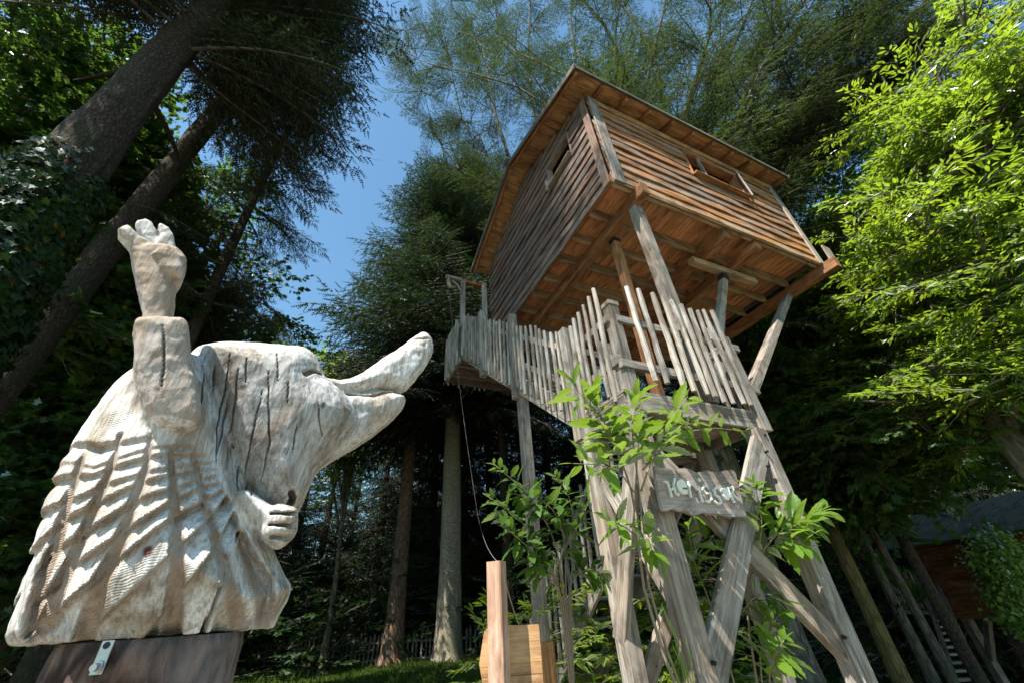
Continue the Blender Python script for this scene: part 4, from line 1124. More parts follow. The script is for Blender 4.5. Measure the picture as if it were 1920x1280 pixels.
class Tree:
    """trunk, limbs and scattered crown of one tree, base at XY"""
    def __init__(s, name, label, cat, xy, group=None, base_z=0.0):
        s.xy = np.array([xy[0], xy[1], base_z]); s.root = thing(name, label, cat, tuple(s.xy), 0, group)
        s.P = []; s.R = []; s.S = []; s.limbs = MB()
    def trunk(s, H_, r0, mat, lean=(0, 0), wob=.1, flare=.35, n=14, r1=.12, name='trunk', seg=14, rough=0):
        ph = RNG.random() * 9; P = []; R = []
        for i in range(seg + 1):
            f = (i / seg) ** 1.6
            P.append(s.xy + np.array([lean[0] * f + wob * sin(ph + 5 * f) * f, lean[1] * f + wob * cos(ph + 4 * f) * f, H_ * f - .1]))
            R.append(r0 * (1 - (1 - r1) * f) * (1 + flare * math.exp(-H_ * f / .55)))
        s.tp = np.array(P); s.H = H_; s.r0 = r0
        V, Fs, uv = tube_data(P, R, n); V = np.array(V)
        ang = np.arctan2(V[:, 1] - s.xy[1], V[:, 0] - s.xy[0])
        V[:, :2] += ((V - np.repeat(s.tp, n, 0)[:len(V)])[:, :2]) * (.06 * np.sin(ang * 3 + V[:, 2] * .4)[:, None] + .12 * np.maximum(0, np.sin(ang * 5))[:, None] * np.exp(-V[:, 2:3] / .5))
        if rough:
            c_ = np.repeat(s.tp, n, 0)[:len(V)]; d_ = V - c_
            k_ = np.array([mn_.noise(Vector((v[0] * 5, v[1] * 5, v[2] * 1.3))) + .7 * mn_.noise(Vector((v[0] * 14, v[1] * 14, v[2] * 4))) for v in V])
            V = V + d_ * (k_[:, None] * rough)
        return add(name, V, Fs, mat, s.root, uv, True)
    def at(s, z):
        t = s.tp; return np.array([np.interp(z, t[:, 2], t[:, 0]), np.interp(z, t[:, 2], t[:, 1]), z])
    def bough(s, p, d, L, base=2.5):
        s.P.append(p); s.R.append(dir_euler(d, RNG.normal(0, .15))); s.S.append(L / base)
    def conifer(s, h0, h1, step, n, L0, L1, up=(.1, .35), az=None, jitter=.25, power=.8, bare=0.0):
        z = h0
        while z < h1:
            f = (z - h0) / (h1 - h0); L = (L0 + (L1 - L0) * f ** power)
            for k_ in range(n):
                a = RNG.random() * 2 * pi if az is None else az[0] + RNG.random() * (az[1] - az[0])
                p = s.at(z + RNG.uniform(-step / 2, step / 2)); ll = L * RNG.uniform(1 - jitter * 1.6, 1 + jitter)
                el = up[0] + (up[1] - up[0]) * f + RNG.normal(0, .1)
                d = np.array([cos(a) * cos(el), sin(a) * cos(el), sin(el)])
                s.bough(p, d, ll)
            z += step
    def limb(s, p0, p1, r0, r1, wob=.12, n=6, seg=7):
        p0, p1 = np.array(p0, float), np.array(p1, float); L = np.linalg.norm(p1 - p0); ph = RNG.random() * 9
        P = [p0 + (p1 - p0) * (i / seg) + np.array([sin(ph + 4 * i / seg), cos(ph * 2 + 3 * i / seg), .6 * sin(ph + 5 * i / seg)]) * wob * L * .12 * sin(pi * i / seg) for i in range(seg + 1)]
        s.limbs.put(*tube_data(P, np.linspace(r0, r1, seg + 1), n, False)); return P
    def spray_at(s, p, d, scale):
        s.P.append(np.array(p)); s.R.append(dir_euler(d, RNG.normal(0, .3))); s.S.append(scale)
    def finish(s, srcs, mat=None, name='crown'):
        if s.limbs.V: s.limbs.build('limbs', mat, s.root, True)
        if s.P: scatter(name, s.P, s.R, s.S, srcs[0], srcs[1], s.root)
def broad_crown(T, mat, start, tips, spread, sc=(.7, 1.1), nsub=6, r0=.08, per=5, flat=.35):
    """limbs from start toward every tip, with sub limbs and leafy sprays clustered near their outer ends"""
    for tip in tips:
        P = T.limb(start if not callable(start) else start(tip), tip, r0, .018)
        for q in range(nsub):
            t = RNG.uniform(.35, 1.0); a = P[min(int(t * (len(P) - 1)), len(P) - 1)]
            d = RNG.normal(0, 1, 3); d[2] *= flat; d /= np.linalg.norm(d); e = np.array(a) + d * spread * RNG.uniform(.5, 1.1)
            Q = T.limb(a, e, .020, .006, n=4, seg=4)
            for k_ in range(per):
                u = RNG.uniform(.35, 1); b = Q[int(u * 4)]
                dd = d + RNG.normal(0, .6, 3); dd[2] *= .5
                T.spray_at(b, dd, RNG.uniform(*sc))
# ------------------------------------------------------------------ trees one can tell apart
def gz(x, y):
    t = min(1, max(0, (x - 4.2) / 7.0)); return -3.2 * t * t * (3 - 2 * t)
def xy_at(px_, py_, d): return at_dist(px_, py_, d)[:2]
# 1  big conifer on the left with ivy on its lower trunk
T = Tree('conifer_tree', 'thick dark conifer leaning across the upper left corner with ivy on its trunk', 'tree', xy_at(160, 345, 6.0))
tr1 = T.trunk(24, .38, B_DARK, lean=(-.9, -.2), wob=.05, n=64, seg=110, r1=.3, rough=.10)
T.conifer(10.2, 23, .40, 5, 2.9, 1.6, (-.0, .25), az=(.1, 1.7))
T.conifer(10.5, 23, .45, 4, 3.2, 1.6, (.0, .25), az=(3.3, 5.0))
T.conifer(13, 23, .5, 5, 3.2, 1.6, (-.05, .25))
for (a, z_, L) in ((2.6, 7.4, 2.0), (2.0, 8.8, 2.2), (3.0, 9.4, 2.0)):
    p = T.at(z_); T.limb(p, p + np.array([cos(a) * L, sin(a) * L, .5]), .06, .02)
T1 = T; T.finish(FIR, B_DARK)
# ivy on the lower trunk
P = []; R = []; S = []
V, Fs, mi = [], [], []
r = np.random.default_rng(3)
for s_ in range(1):
    for k_ in range(9):
        d = r.normal(0, 1, 3); o = r.normal(0, .07, 3); o[0] = abs(o[0]) * .5
        add_leaf(V, Fs, mi, o, np.array([r.normal(0, .3), r.normal(0, 1), r.normal(-.6, .6)]), np.array([1., r.normal(0, .3), r.normal(.2, .3)]), r.uniform(.06, .10), 'maple', r, mat=0)
IVY = (gn_tree([src('ivy_cluster', V, Fs, (LEAF_IVY,), mi)]), 1)
for i in range(5200):
    z_ = RNG.uniform(0.3, 6.6) ; 
    if z_ > 4.6 and RNG.random() < (z_ - 4.6) / 2.0: continue
    a = RNG.uniform(0, 2 * pi); c_ = T1.at(z_); rr = .41 * (1 - .03 * z_) + RNG.uniform(.0, .16) * max(.2, 1 - z_ / 7.5) * 2
    P.append(c_ + np.array([cos(a) * rr, sin(a) * rr, 0])); R.append((0, RNG.normal(0, .3), a + RNG.normal(0, .4))); S.append(RNG.uniform(.7, 1.3))
ivy = scatter('ivy', P, R, S, IVY[0], 1, None); tag(ivy, 'dense dark ivy wrapping the lower trunk of the big leaning conifer', 'ivy')
# 2  thinner trunk beside it
T = Tree('conifer_tree', 'slimmer dark conifer trunk just right of the thick ivy-clad one', 'tree', xy_at(164, 481, 8.0))
T.trunk(22, .25, B_DARK, lean=(.2, .3), n=32, seg=60, r1=.4, rough=.1); T.conifer(13.5, 21, .5, 5, 3.0, 1.4); T.finish(FIR, B_DARK)
# 3  thin leaning conifer with sparse boughs against the sky
T = Tree('conifer_tree', 'slender conifer with sparse open boughs left of the sky gap, behind the raised arm', 'tree', xy_at(432, 480, 9.2))
T.trunk(18, .17, B_DARK, n=12, seg=18, r1=.3); T.conifer(7.4, 17.5, .45, 4, 2.05, 1.4, (-.25, .1)); T.finish(FIR, B_DARK)
# 5  tall dark spruce in the centre with the sunlit pale trunk
T = Tree('spruce_tree', 'tall dense dark spruce with a pale sunlit trunk just right of the snout', 'tree', xy_at(838, 1245, 17.0))
T.trunk(27, .44, B_PALE, n=48, rough=.06, seg=90, wob=.06, flare=.45, r1=.16); T.conifer(9.0, 26, .26, 11, 6.1, 2.8, (-.15, .2), power=1.0); T.finish(FIR, B_DARK)
# 4  reddish trunk
T = Tree('spruce_tree', 'slim reddish trunk with light patches left of the pale sunlit one', 'tree', xy_at(733, 1235, 18.5))
T.trunk(22, .36, bark('red_brown_bark', (.12, .07, .045), (.30, .20, .14), (.10, .08, .05), .3), n=18, seg=20, flare=.6); T.conifer(9.5, 16, .55, 7, 3.4, 1.4, (-.2, .15)); T.finish(FIR, B_DARK)
# 6  dark trunk behind the stair
T = Tree('spruce_tree', 'thin dark trunk between the pale trunk and the stair post', 'tree', xy_at(948, 950, 16))
T.trunk(20, .19, B_DARK, n=12, seg=18, r1=.3); T.conifer(9, 19, .55, 6, 3.0, 1.2, (-.2, .2)); T.finish(FIR, B_DARK)
# 7 8 9  trunks at the lower right
T = Tree('conifer_tree', 'yellow-brown lichened trunk right of the outer stair leg', 'tree', xy_at(1640, 1160, 12.5), None, -2.6)
T.trunk(19, .17, B_YEL, n=16, seg=18, r1=.3); T.conifer(8, 18, .5, 7, 3.2, 1.4, (-.2, .2)); T.finish(FIR, B_DARK)
T = Tree('conifer_tree', 'grey mottled slim trunk left of the far cabin stairs', 'tree', xy_at(1672, 1120, 14), None, -3)
T.trunk(19, .12, B_BROAD, n=14, seg=18, r1=.3); T.conifer(9, 18, .5, 5, 3.0, 1.4, (-.2, .2)); T.finish(FIR, B_DARK)
T = Tree('conifer_tree', 'blackish trunk touching the railing of the far cabin', 'tree', xy_at(1716, 1050, 13), None, -3)
T.trunk(18, .13, B_DARK, n=14, seg=18, r1=.3); T.conifer(8, 17, .5, 5, 3.0, 1.4, (-.2, .2)); T.finish(FIR, B_DARK)
# 10  conifer right behind the cabin with many rising limbs, crown hanging over the top of the frame
c0 = at_dist(1120, 200, 10.2)
T = Tree('cypress_tree', 'grey-green conifer with many fanning limbs rising behind the cabin roof', 'tree', c0[:2])
T.trunk(20, .34, B_BROAD, n=16, seg=14, r1=.3)
top = T.at(7.5)
for (px_, py_, dd) in ((985, -40, 8.5), (1040, -60, 9.5), (1085, -90, 9.0), (1130, -60, 10), (1180, -80, 9.5), (1250, -50, 9), (1330, -20, 9), (1420, -20, 9.5), (930, 20, 9), (860, 60, 9.5), (1500, 10, 9.5)):
    e = at_dist(px_, py_, dd); st = T.at(RNG.uniform(7.5, 10))
    Pl = T.limb(st, e, .10, .03, .5, seg=9)
    for q in range(2, 10):
        for k_ in range(5):
            d = (e - st) / np.linalg.norm(e - st) + RNG.normal(0, .75, 3); d[2] *= .4
            T.bough(Pl[q], d, RNG.uniform(1.3, 2.5))
T.conifer(8.6, 19, .42, 5, 4.2, 2.6, (-.05, .35))
for (px_, py_, dd) in ((770, 130, 11), (830, -20, 10.5), (880, 100, 11), (800, 60, 10.5), (900, -40, 10), (760, 60, 11), (880, 230, 11), (1560, 60, 10), (1480, 110, 10), (1620, 20, 10.5), (1390, 130, 10), (1310, 150, 10), (1650, 120, 10.5), (1600, 190, 10.5), (1700, 40, 10.5), (1540, 230, 10.5)):
    e = at_dist(px_, py_, dd); st = T.at(RNG.uniform(8, 11))
    Pl = T.limb(st, e, .06, .012, .6, seg=9)
    for q in range(3, 10):
        for k_ in range(6):
            d = (e - st) / np.linalg.norm(e - st) + RNG.normal(0, .6, 3); d[2] *= .4
            T.bough(Pl[q], d, RNG.uniform(1.3, 2.4))
T.finish(FIRT, B_BROAD)
# 12  maples behind on the left
def maple(label, base, trunk_px, tips, H_=9, r0=.16, srcs=MAP, mat=B_BROAD, spread=1.3, nsub=7, per=6, sc=(.8, 1.25), name='maple_tree', start_h=(.45, .8)):
    g0 = gz(base[0], base[1]); T = Tree(name, label, 'tree', base, None, g0); H_ = H_ - g0
    T.trunk(H_, r0 * (.7 if g0 < -1 else 1), mat, n=12, wob=.2, r1=.25)
    broad_crown(T, mat, lambda tip: T.at(min(H_ * RNG.uniform(*start_h), max(1.5, tip[2] - .4))), tips, spread, sc, nsub, .05, per)
    T.finish(srcs, mat); return T
def tips_px(L, jit=.5): return [at_dist(x, y, d) + RNG.normal(0, jit, 3) for x, y, d in L]
RNG = np.random.default_rng(11)
grid = [(x + RNG.uniform(-30, 30), y + RNG.uniform(-30, 30), RNG.uniform(9, 12)) for x in range(-60, 260, 62) for y in range(20, 520, 62)]
maple('dark green maple with small lobed leaves filling the upper left behind the conifer', xy_at(60, 700, 11.5), None, tips_px(grid), 12, .2)
grid = [(x + RNG.uniform(-25, 25), y + RNG.uniform(-25, 25), RNG.uniform(10, 12.5)) for x in range(230, 500, 55) for y in range(330, 640, 55) if x + .9 * y < 700] + [(455, 575, 11), (490, 560, 11), (420, 610, 11), (380, 600, 11), (460, 530, 11.5), (480, 480, 12)]
maple('maple whose leafy twigs reach into the sky above the carved head', xy_at(300, 900, 11.5), None, tips_px(grid, .3), 9, .15, nsub=5, spread=1.0)
grid = [(x + RNG.uniform(-30, 30), y + RNG.uniform(-30, 30), RNG.uniform(10, 13)) for x in range(-40, 240, 66) for y in range(600, 1100, 66)]
maple('dark shaded maple low on the left behind the carved back', xy_at(120, 1000, 12.5), None, tips_px(grid), 7, .14, nsub=6)
# 16 small sunlit bushy tree behind the snout, and tiny tree top over the head
grid = [(x, y, RNG.uniform(17, 20)) for x, y in ((600, 680), (620, 660), (645, 650), (668, 655), (690, 680), (705, 700), (640, 690), (610, 720), (670, 710), (650, 740), (700, 730), (720, 690))]
maple('small light green tree rising behind the root of the snout', xy_at(660, 900, 18.5), None, tips_px(grid, .3), 9, .12, CHE, sc=(.8, 1.1), nsub=5, per=4, spread=1.1)
T = Tree('small_conifer', 'tiny light conifer top peeking over the carved head', 'tree', xy_at(511, 700, 17))
T.trunk(12.6, .1, B_BROAD, n=8); T.conifer(7, 12.4, .35, 6, 1.6, .5, (.1, .6)); T.finish(FIRH, B_BROAD)
# 15  big sunlit chestnut on the right
grid = []
for x in range(1590, 2100, 52):
    for y in range(-20, 760, 54):
        if x < 1640 + (120 if y < 120 else 0) and y < 330: continue
        if y > 470 and x < 1900 and RNG.random() < .55: continue
        grid.append((x + RNG.uniform(-26, 26), y + RNG.uniform(-26, 26), RNG.uniform(8.6, 11.5)))
T = Tree('chestnut_tree', 'bright sunlit yellow-green chestnut filling the right side', 'tree', xy_at(2050, 900, 10.6), None, -2.6)
T.trunk(9.5, .30, B_BROAD, n=16, wob=.25, r1=.45, lean=(-.5, .4))
hubs = [at_dist(*q) for q in ((1790, 760, 10.4), (1740, 560, 10.2), (1830, 500, 10), (1900, 620, 10.2), (1700, 700, 10.4), (1860, 300, 9.8), (1760, 330, 10), (1960, 420, 10))]
for hb in hubs:
    T.limb(T.at(RNG.uniform(1.2, 4)), hb, .11, .05, .5, n=8, seg=12)
broad_crown(T, B_BROAD, lambda tip: min(hubs, key=lambda q: np.linalg.norm(q - tip) + (3 if q[2] > tip[2] else 0)), tips_px(grid, .25), 1.15, (.5, .85), 6, .034, 2, .28)
T.finish(CHE, B_BROAD)
# lower, greener shaded chestnut at the right edge of the tower
grid = [(x + RNG.uniform(-28, 28), y + RNG.uniform(-28, 28), RNG.uniform(11, 14)) for x in range(1420, 1960, 60) for y in range(640, 960, 58) if not (x > 1590 and y > 770)]
maple('dark green broadleaf in shade below the bright chestnut', xy_at(1640, 1000, 13.5), None, tips_px(grid, .5), 8, .16, MAP)
grid = [(x + RNG.uniform(-28, 28), y + RNG.uniform(-28, 28), RNG.uniform(12, 15)) for x in range(1500, 1960, 62) for y in range(420, 700, 60)]
maple('broadleaf standing behind the bright chestnut, left of its trunk', xy_at(1560, 900, 14.5), None, tips_px(grid, .5), 11, .16, CHE, sc=(.8, 1.2))
# unseen tree added behind the camera's left so its sparse crown dapples the cabin
T = Tree('conifer_tree', 'tall unseen conifer added behind the camera to throw dappled shade on the cabin', 'tree', (-4.2, -.6))
T.trunk(26, .3, B_DARK, n=14, seg=18, r1=.3); T.conifer(16.5, 25, .42, 7, 2.9, 1.4, (-.1, .3)); T.finish(FIR, B_DARK)

# ------------------------------------------------------------------ the forest behind
gt = 'forest conifers standing behind the fence'
spots = []
for (x, d, Hh, L) in ((-120, 20, 20, 3.6), (20, 24, 21, 3.8), (130, 19, 17, 3.4), (240, 26, 19, 3.6), (330, 22, 16, 3.4), (395, 27, 13, 3.2), (455, 25, 12, 3.0), (520, 29, 13, 3.2), (575, 25, 12, 3.0), (630, 30, 14.5, 3.4),
                      (690, 24, 17, 3.4), (745, 28, 24, 3.8), (800, 23, 22, 3.6), (870, 27, 25, 3.8), (925, 23, 21, 3.6), (1000, 28, 25, 3.8), (1060, 22, 21, 3.8), (1130, 27, 24, 3.8),
                      (1200, 20, 19, 3.6), (1270, 25, 22, 3.6), (1350, 19, 18, 3.4), (1420, 23, 21, 3.6), (1480, 18, 19, 3.4), (1540, 22, 21, 3.6), (1610, 22, 19, 3.6), (1680, 25, 21, 3.6), (1740, 24.5, 20, 3.4), (1810, 26, 21, 3.6), (1880, 24.5, 20, 3.4), (1960, 25.5, 21, 3.4), (2080, 24, 20, 3.4)):
    b_ = xy_at(x, 1190, d); T = Tree('forest_conifer', 'dark conifer standing in the forest behind the fence', 'tree', b_, gt, gz(b_[0], b_[1]))
    T.trunk(Hh, .22 + .01 * Hh * .3, B_DARK, n=10, seg=8, r1=.15)
    T.conifer(RNG.uniform(.8, 2.2), Hh - .3, .52, 7, L, .8, (-.2, .25), power=1.1)
    T.finish(FIRC, B_DARK)
# far wood, one mass
P, R, S = [], [], []
for k_ in range(150):
    a = RNG.uniform(radians(20), radians(160)); d = RNG.uniform(34, 70); bx, by = d * cos(a), d * sin(a); hh = RNG.uniform(15, 22)
    az_px = None
    z_ = .8
    while z_ < hh:
        f = z_ / hh
        for q in range(5):
            b = RNG.uniform(0, 2 * pi); el = -.2 + .4 * f
            P.append((bx, by, z_ + RNG.uniform(-.4, .4))); R.append(dir_euler((cos(b) * cos(el), sin(b) * cos(el), sin(el)))); S.append((4.4 * (1 - f) + .7) / 2.5 * RNG.uniform(.8, 1.2))
        z_ += .9
o = scatter('far_wood', P, R, S, FIRC[0], FIRC[1]); tag(o, 'dark mass of the wood far behind everything', 'forest')
# undergrowth hedge behind the fence
P, R, S = [], [], []
for k_ in range(5200):
    px_ = RNG.uniform(-250, 2150); d = RNG.uniform(19, 30) if px_ < 1000 else RNG.uniform(14, 28) if px_ < 1620 else RNG.uniform(23, 32)
    b = xy_at(px_, 1190, d); g0 = gz(b[0], b[1]); hmax = RNG.uniform(.5, 4.2) * (1.0 if px_ < 1000 else .8)
    P.append((b[0], b[1], g0 + RNG.uniform(.1, hmax))); dd = RNG.normal(0, 1, 3); dd[2] = RNG.uniform(-.2, .6); R.append(dir_euler(dd)); S.append(RNG.uniform(1.2, 2.6))
o = scatter('undergrowth', P, R, S, BUS[0], BUS[1]); tag(o, 'dark leafy undergrowth filling the forest edge behind the fence', 'undergrowth')
# ------------------------------------------------------------------ ground
m, nt, b = nodes('forest_floor'); tc = nt.nodes.new('ShaderNodeTexCoord')
n1 = noise(nt, tc.outputs['Object'], .35, 6, .65); n2 = noise(nt, tc.outputs['Object'], 14, 5, .7)
c = ramp(nt, n1, [(.38, (.045, .030, .018)), (.5, (.035, .055, .014)), (.62, (.055, .085, .020))])
c = mixc(nt, mth(nt, 'MULTIPLY', n2, .5), c, (.10, .075, .04))
ge_ = nt.nodes.new('ShaderNodeNewGeometry'); ln_ = nt.nodes.new('ShaderNodeVectorMath'); ln_.operation = 'LENGTH'; nt.links.new(ge_.outputs['Position'], ln_.inputs[0])
bounce_yard = ramp(nt, mth(nt, 'ADD', mth(nt, 'MULTIPLY', ln_.outputs['Value'], .1), mth(nt, 'MULTIPLY', n1, .5)), [(.95, (1, 1, 1)), (1.0, (0, 0, 0))])  # pale ground out of view, added to bounce light onto the undersides
c = mixc(nt, bounce_yard, c, mixc(nt, n2, (.20, .17, .125), (.35, .31, .25)))
nt.links.new(c, b.inputs['Base Color']); b.inputs['Roughness'].default_value = .95
bp = nt.nodes.new('ShaderNodeBump'); bp.inputs['Distance'].default_value = .05; nt.links.new(n2, bp.inputs['Height']); nt.links.new(bp.outputs[0], b.inputs['Normal'])
n = 90; xs = np.concatenate([-np.geomspace(400, 12, 20), np.linspace(-11.5, 11.5, 50), np.geomspace(12, 400, 20)])
GX, GY = np.meshgrid(xs, xs + 12, indexing='ij')
GZ = .10 * np.sin(GX * .8 + 1) * np.cos(GY * .6) * np.clip((np.hypot(GX, GY) - 9) / 6, 0, 1)
tq = np.clip((GX - 4.2) / 7.0, 0, 1); GZ = GZ - 3.2 * tq * tq * (3 - 2 * tq)
V = np.stack([GX, GY, GZ], -1).reshape(-1, 3); I = np.arange(n * n).reshape(n, n)
Q_ = np.stack([I[:-1, :-1], I[1:, :-1], I[1:, 1:], I[:-1, 1:]], -1).reshape(-1, 4)
gr = add('ground', V, Q_, m, None, None, True); gr['kind'] = 'structure'
# grass
LEAF_GRASS = leafmat('grass_blade', (.055, .10, .018), (.10, .15, .028), (.18, .26, .03), .35, .05, .5, (.22, .18, .06))
V, Fs, mi = [], [], []; r = np.random.default_rng(5)
for i in range(26):
    a = r.uniform(0, 6.28); o = np.array([r.normal(0, .07), r.normal(0, .07), 0]); h_ = r.uniform(.05, .15); ln = np.array([cos(a), sin(a), 0]) * h_ * r.uniform(.1, .8); sd = np.array([-sin(a), cos(a), 0]) * .004
    b_ = len(V); V += [o - sd, o + sd, o + ln * .4 + (0, 0, h_ * .7) + sd * .7, o + ln + (0, 0, h_), o + ln * .4 + (0, 0, h_ * .7) - sd * .7]; Fs.append((b_, b_ + 1, b_ + 2, b_ + 3, b_ + 4)); mi.append(0)
GR = (gn_tree([src('grass_tuft', V, Fs, (LEAF_GRASS,), mi)]), 1)
P, R, S = [], [], []
for i in range(26000):
    px_ = RNG.uniform(380, 1750); d = 9 + 12 * RNG.random() ** .8; b_ = xy_at(px_, 1200, d)
    z_ = .10 * sin(b_[0] * .8 + 1) * cos(b_[1] * .6) * min(1, max(0, (np.hypot(*b_) - 9) / 6)) + gz(b_[0], b_[1])
    P.append((b_[0], b_[1], z_)); R.append((0, 0, RNG.uniform(0, 6.28))); S.append(RNG.uniform(.6, 1.5) * (1.6 if RNG.random() < .05 else 1))
o = scatter('grass', P, R, S, GR[0], 1); tag(o, 'short rough grass in front of the picket fence', 'grass')
# picket fence
FA, FB = np.append(xy_at(455, 1248, 21.5), 0), np.append(xy_at(902, 1248, 18.0), 0)
W_FENCE = wood('dull_fence_wood', (.12, .10, .08), (.28, .25, .21), (.12, .13, .08), .4)
fn = thing('picket_fence', 'low dull picket fence along the forest edge behind the two sunlit trunks', 'fence', tuple(FA), 0)
fd = (FB - FA) / np.linalg.norm(FB - FA); FL = np.linalg.norm(FB - FA); fnrm = np.array([fd[1], -fd[0], 0])
for h_ in (.25, .75): beam('rail', FA + AZ * h_, FB + AZ * h_, .03, .07, AZ, W_FENCE, fn)
pm = None
k_ = 0.0; random.seed(2)
V, Fs, uv = beam_data((0, 0, 0), (0, 0, 1), .07, .022, (0, 1, 0), ch=.004, segs=1)
V = [v for v in V]; pmesh = mesh_from('fence_picket', V, Fs, uv); pmesh.materials.append(W_FENCE)
while k_ < FL:
    p = FA + fd * k_ + fnrm * .03
    sc = Matrix.Diagonal((1, 1, random.uniform(.95, 1.1), 1)); rz = math.atan2(fd[1], fd[0])
    inst('picket', pmesh, Matrix.Translation(Vector(p)) @ Matrix.Rotation(rz, 4, 'Z') @ Matrix.Rotation(random.uniform(-.03, .03), 4, 'Y') @ sc, fn); k_ += .165 + random.uniform(-.01, .01)
# ------------------------------------------------------------------ chestnut shoots round the stair legs
def chestnut_leaf(seed):
    r = random.Random(seed); V = []; Fs = []; n = 11
    curl = r.uniform(.15, .5); fold = r.uniform(.15, .45); tw = r.uniform(-.3, .3)
    for i in range(n + 1):
        t = i / n; w_ = .205 * (sin(pi * t ** .85) ** .75) if 0 < t < 1 else 0
        z_ = -curl * t * t * .5
        for sg in (-1, 0, 1):
            ww = w_ * (1.0 if i % 2 else .86)
            x = t + (.03 if (i % 2 and sg) else 0)
            V.append((x, sg * ww, z_ + abs(sg) * fold * w_ * (.55 + .1 * sin(t * 40)) + sg * tw * w_ * t + .01 * r.uniform(-1, 1) * abs(sg)))
    for i in range(n):
        a = i * 3
        Fs.append((a, a + 3, a + 4, a + 1)); Fs.append((a + 1, a + 4, a + 5, a + 2))
    # stalk
    b = len(V); V += [(-.12, -.008, 0), (-.12, .008, 0), (.02, .006, 0), (.02, -.006, 0)]; Fs.append((b, b + 1, b + 2, b + 3))
    me = mesh_from('leaf', V, Fs, None, True); return me
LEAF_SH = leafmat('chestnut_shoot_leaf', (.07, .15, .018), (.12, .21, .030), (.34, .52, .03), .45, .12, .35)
LEAF_SHD = leafmat('shaded_chestnut_leaf', (.035, .085, .015), (.065, .13, .022), (.20, .34, .03), .40, .12, .35)  # darker copy of the shoot leaf, shade put into its colour
M_SHOOT = plain('shoot_bark', (.22, .17, .11), .8, 0, .3, 20)
def leafset(mat):
    out = []
    for s_ in range(5):
        me = chestnut_leaf(s_); me.materials.append(mat); out.append(me)
    return out
LS, LD = leafset(LEAF_SH), leafset(LEAF_SHD)
def shoot(root, path, n, size, meshes, r0=.009, t0=.25, facing=None):
    n = int(n * (1.3 if meshes is LD else 1.95)); r0 = r0 * .7
    """stem through world points, leaves alternating round it"""
    path = np.array(path, float); m_ = 14
    tt = np.linspace(0, 1, len(path)); P = np.array([[np.interp(u, tt, path[:, k_]) for k_ in range(3)] for u in np.linspace(0, 1, m_)])
    P[1:-1] = (P[:-2] + P[1:-1] + P[2:]) / 3
    tube('stem', P, np.linspace(r0, r0 * .35, m_), M_SHOOT, root, 6)
    for i in range(n):
        t = t0 + (1 - t0) * (i + .5) / n; k_ = min(int(t * (m_ - 1)), m_ - 2); o = P[k_] + (P[k_ + 1] - P[k_]) * (t * (m_ - 1) - k_)
        T_ = P[k_ + 1] - P[k_]; T_ /= np.linalg.norm(T_)
        a = i * 2.4 + random.uniform(-.4, .4); s_ = np.cross(T_, [.3, .2, .9]); s_ /= np.linalg.norm(s_); u_ = np.cross(s_, T_)
        d = (cos(a) * s_ + sin(a) * u_) * .85 + T_ * (.35 + .6 * (t > .9)) + np.array([0, 0, random.uniform(-.25, .15)])
        sz_ = size * random.uniform(.55, 1.12) * (1 - .35 * (t > .85))
        e = dir_euler(d, random.uniform(-.5, .5))
        import mathutils
        w_ = Matrix.Translation(Vector(o + d / np.linalg.norm(d) * sz_ * .12)) @ mathutils.Euler(e).to_matrix().to_4x4() @ Matrix.Diagonal((sz_, sz_, sz_, 1))
        inst('leaf', random.choice(meshes), w_, root)
random.seed(31)
def Q3(L, y): return [on_y(px_, py_, yy if yy else y) for px_, py_, yy in L]
cs1 = thing('chestnut_sapling', 'bright green chestnut shoots with long toothed leaves in front of the landing and sign', 'sapling', H(2.45, 2.1, -1.5), 0)
base = H(2.35, 2.28, -1.5)
A = lambda px_, py_, y: on_y(px_, py_, y)
shoot(cs1, [base, A(1205, 1150, 2.25), A(1192, 930, 2.2), A(1150, 830, 2.15), A(1108, 735, 2.1)], 22, .23, LS, .016, .62)
shoot(cs1, [base, A(1215, 1150, 2.25), A(1200, 920, 2.2), A(1182, 800, 2.15), A(1196, 738, 2.12)], 20, .22, LS, .014, .64)
shoot(cs1, [A(1202, 920, 2.2), A(1222, 860, 2.15), A(1258, 785, 2.1), A(1290, 742, 2.1)], 17, .22, LS, .010, .25)
shoot(cs1, [A(1205, 880, 2.2), A(1265, 815, 2.2), A(1330, 800, 2.2), A(1400, 808, 2.2)], 9, .15, LS, .009, .3)
shoot(cs1, [A(1195, 930, 2.2), A(1160, 880, 2.1), A(1120, 870, 2.0), A(1075, 868, 2.0)], 9, .20, LS, .008, .3)
shoot(cs1, [A(1150, 830, 2.15), A(1105, 760, 1.95), A(1068, 712, 1.8)], 5, .22, LS, .006, .6)
shoot(cs1, [A(1200, 1010, 2.25), A(1170, 985, 2.1), A(1135, 975, 2.0)], 7, .20, LS, .007, .3)
shoot(cs1, [A(1200, 1030, 2.25), A(1215, 1005, 2.15), A(1225, 1040, 2.05)], 6, .20, LS, .007, .3)
shoot(cs1, [A(1215, 860, 2.2), A(1260, 800, 2.15), A(1310, 790, 2.1)], 6, .17, LS, .007, .3)
cs2 = thing('chestnut_sapling', 'green chestnut shoots arching out between the braces and the right stair leg', 'sapling', H(3.1, 2.75, -1.5), 0)
b2 = H(3.05, 2.85, -1.5)
shoot(cs2, [b2, A(1400, 1180, 2.75), A(1400, 1080, 2.6), A(1450, 1000, 2.4), A(1500, 975, 2.3), A(1550, 955, 2.2)], 26, .23, LS, .014, .5)
shoot(cs2, [A(1420, 1040, 2.5), A(1430, 980, 2.4), A(1420, 930, 2.35), A(1415, 905, 2.3)], 14, .20, LS, .009, .2)
shoot(cs2, [A(1450, 1000, 2.4), A(1480, 1010, 2.3), A(1520, 1025, 2.2)], 11, .20, LS, .008, .2)
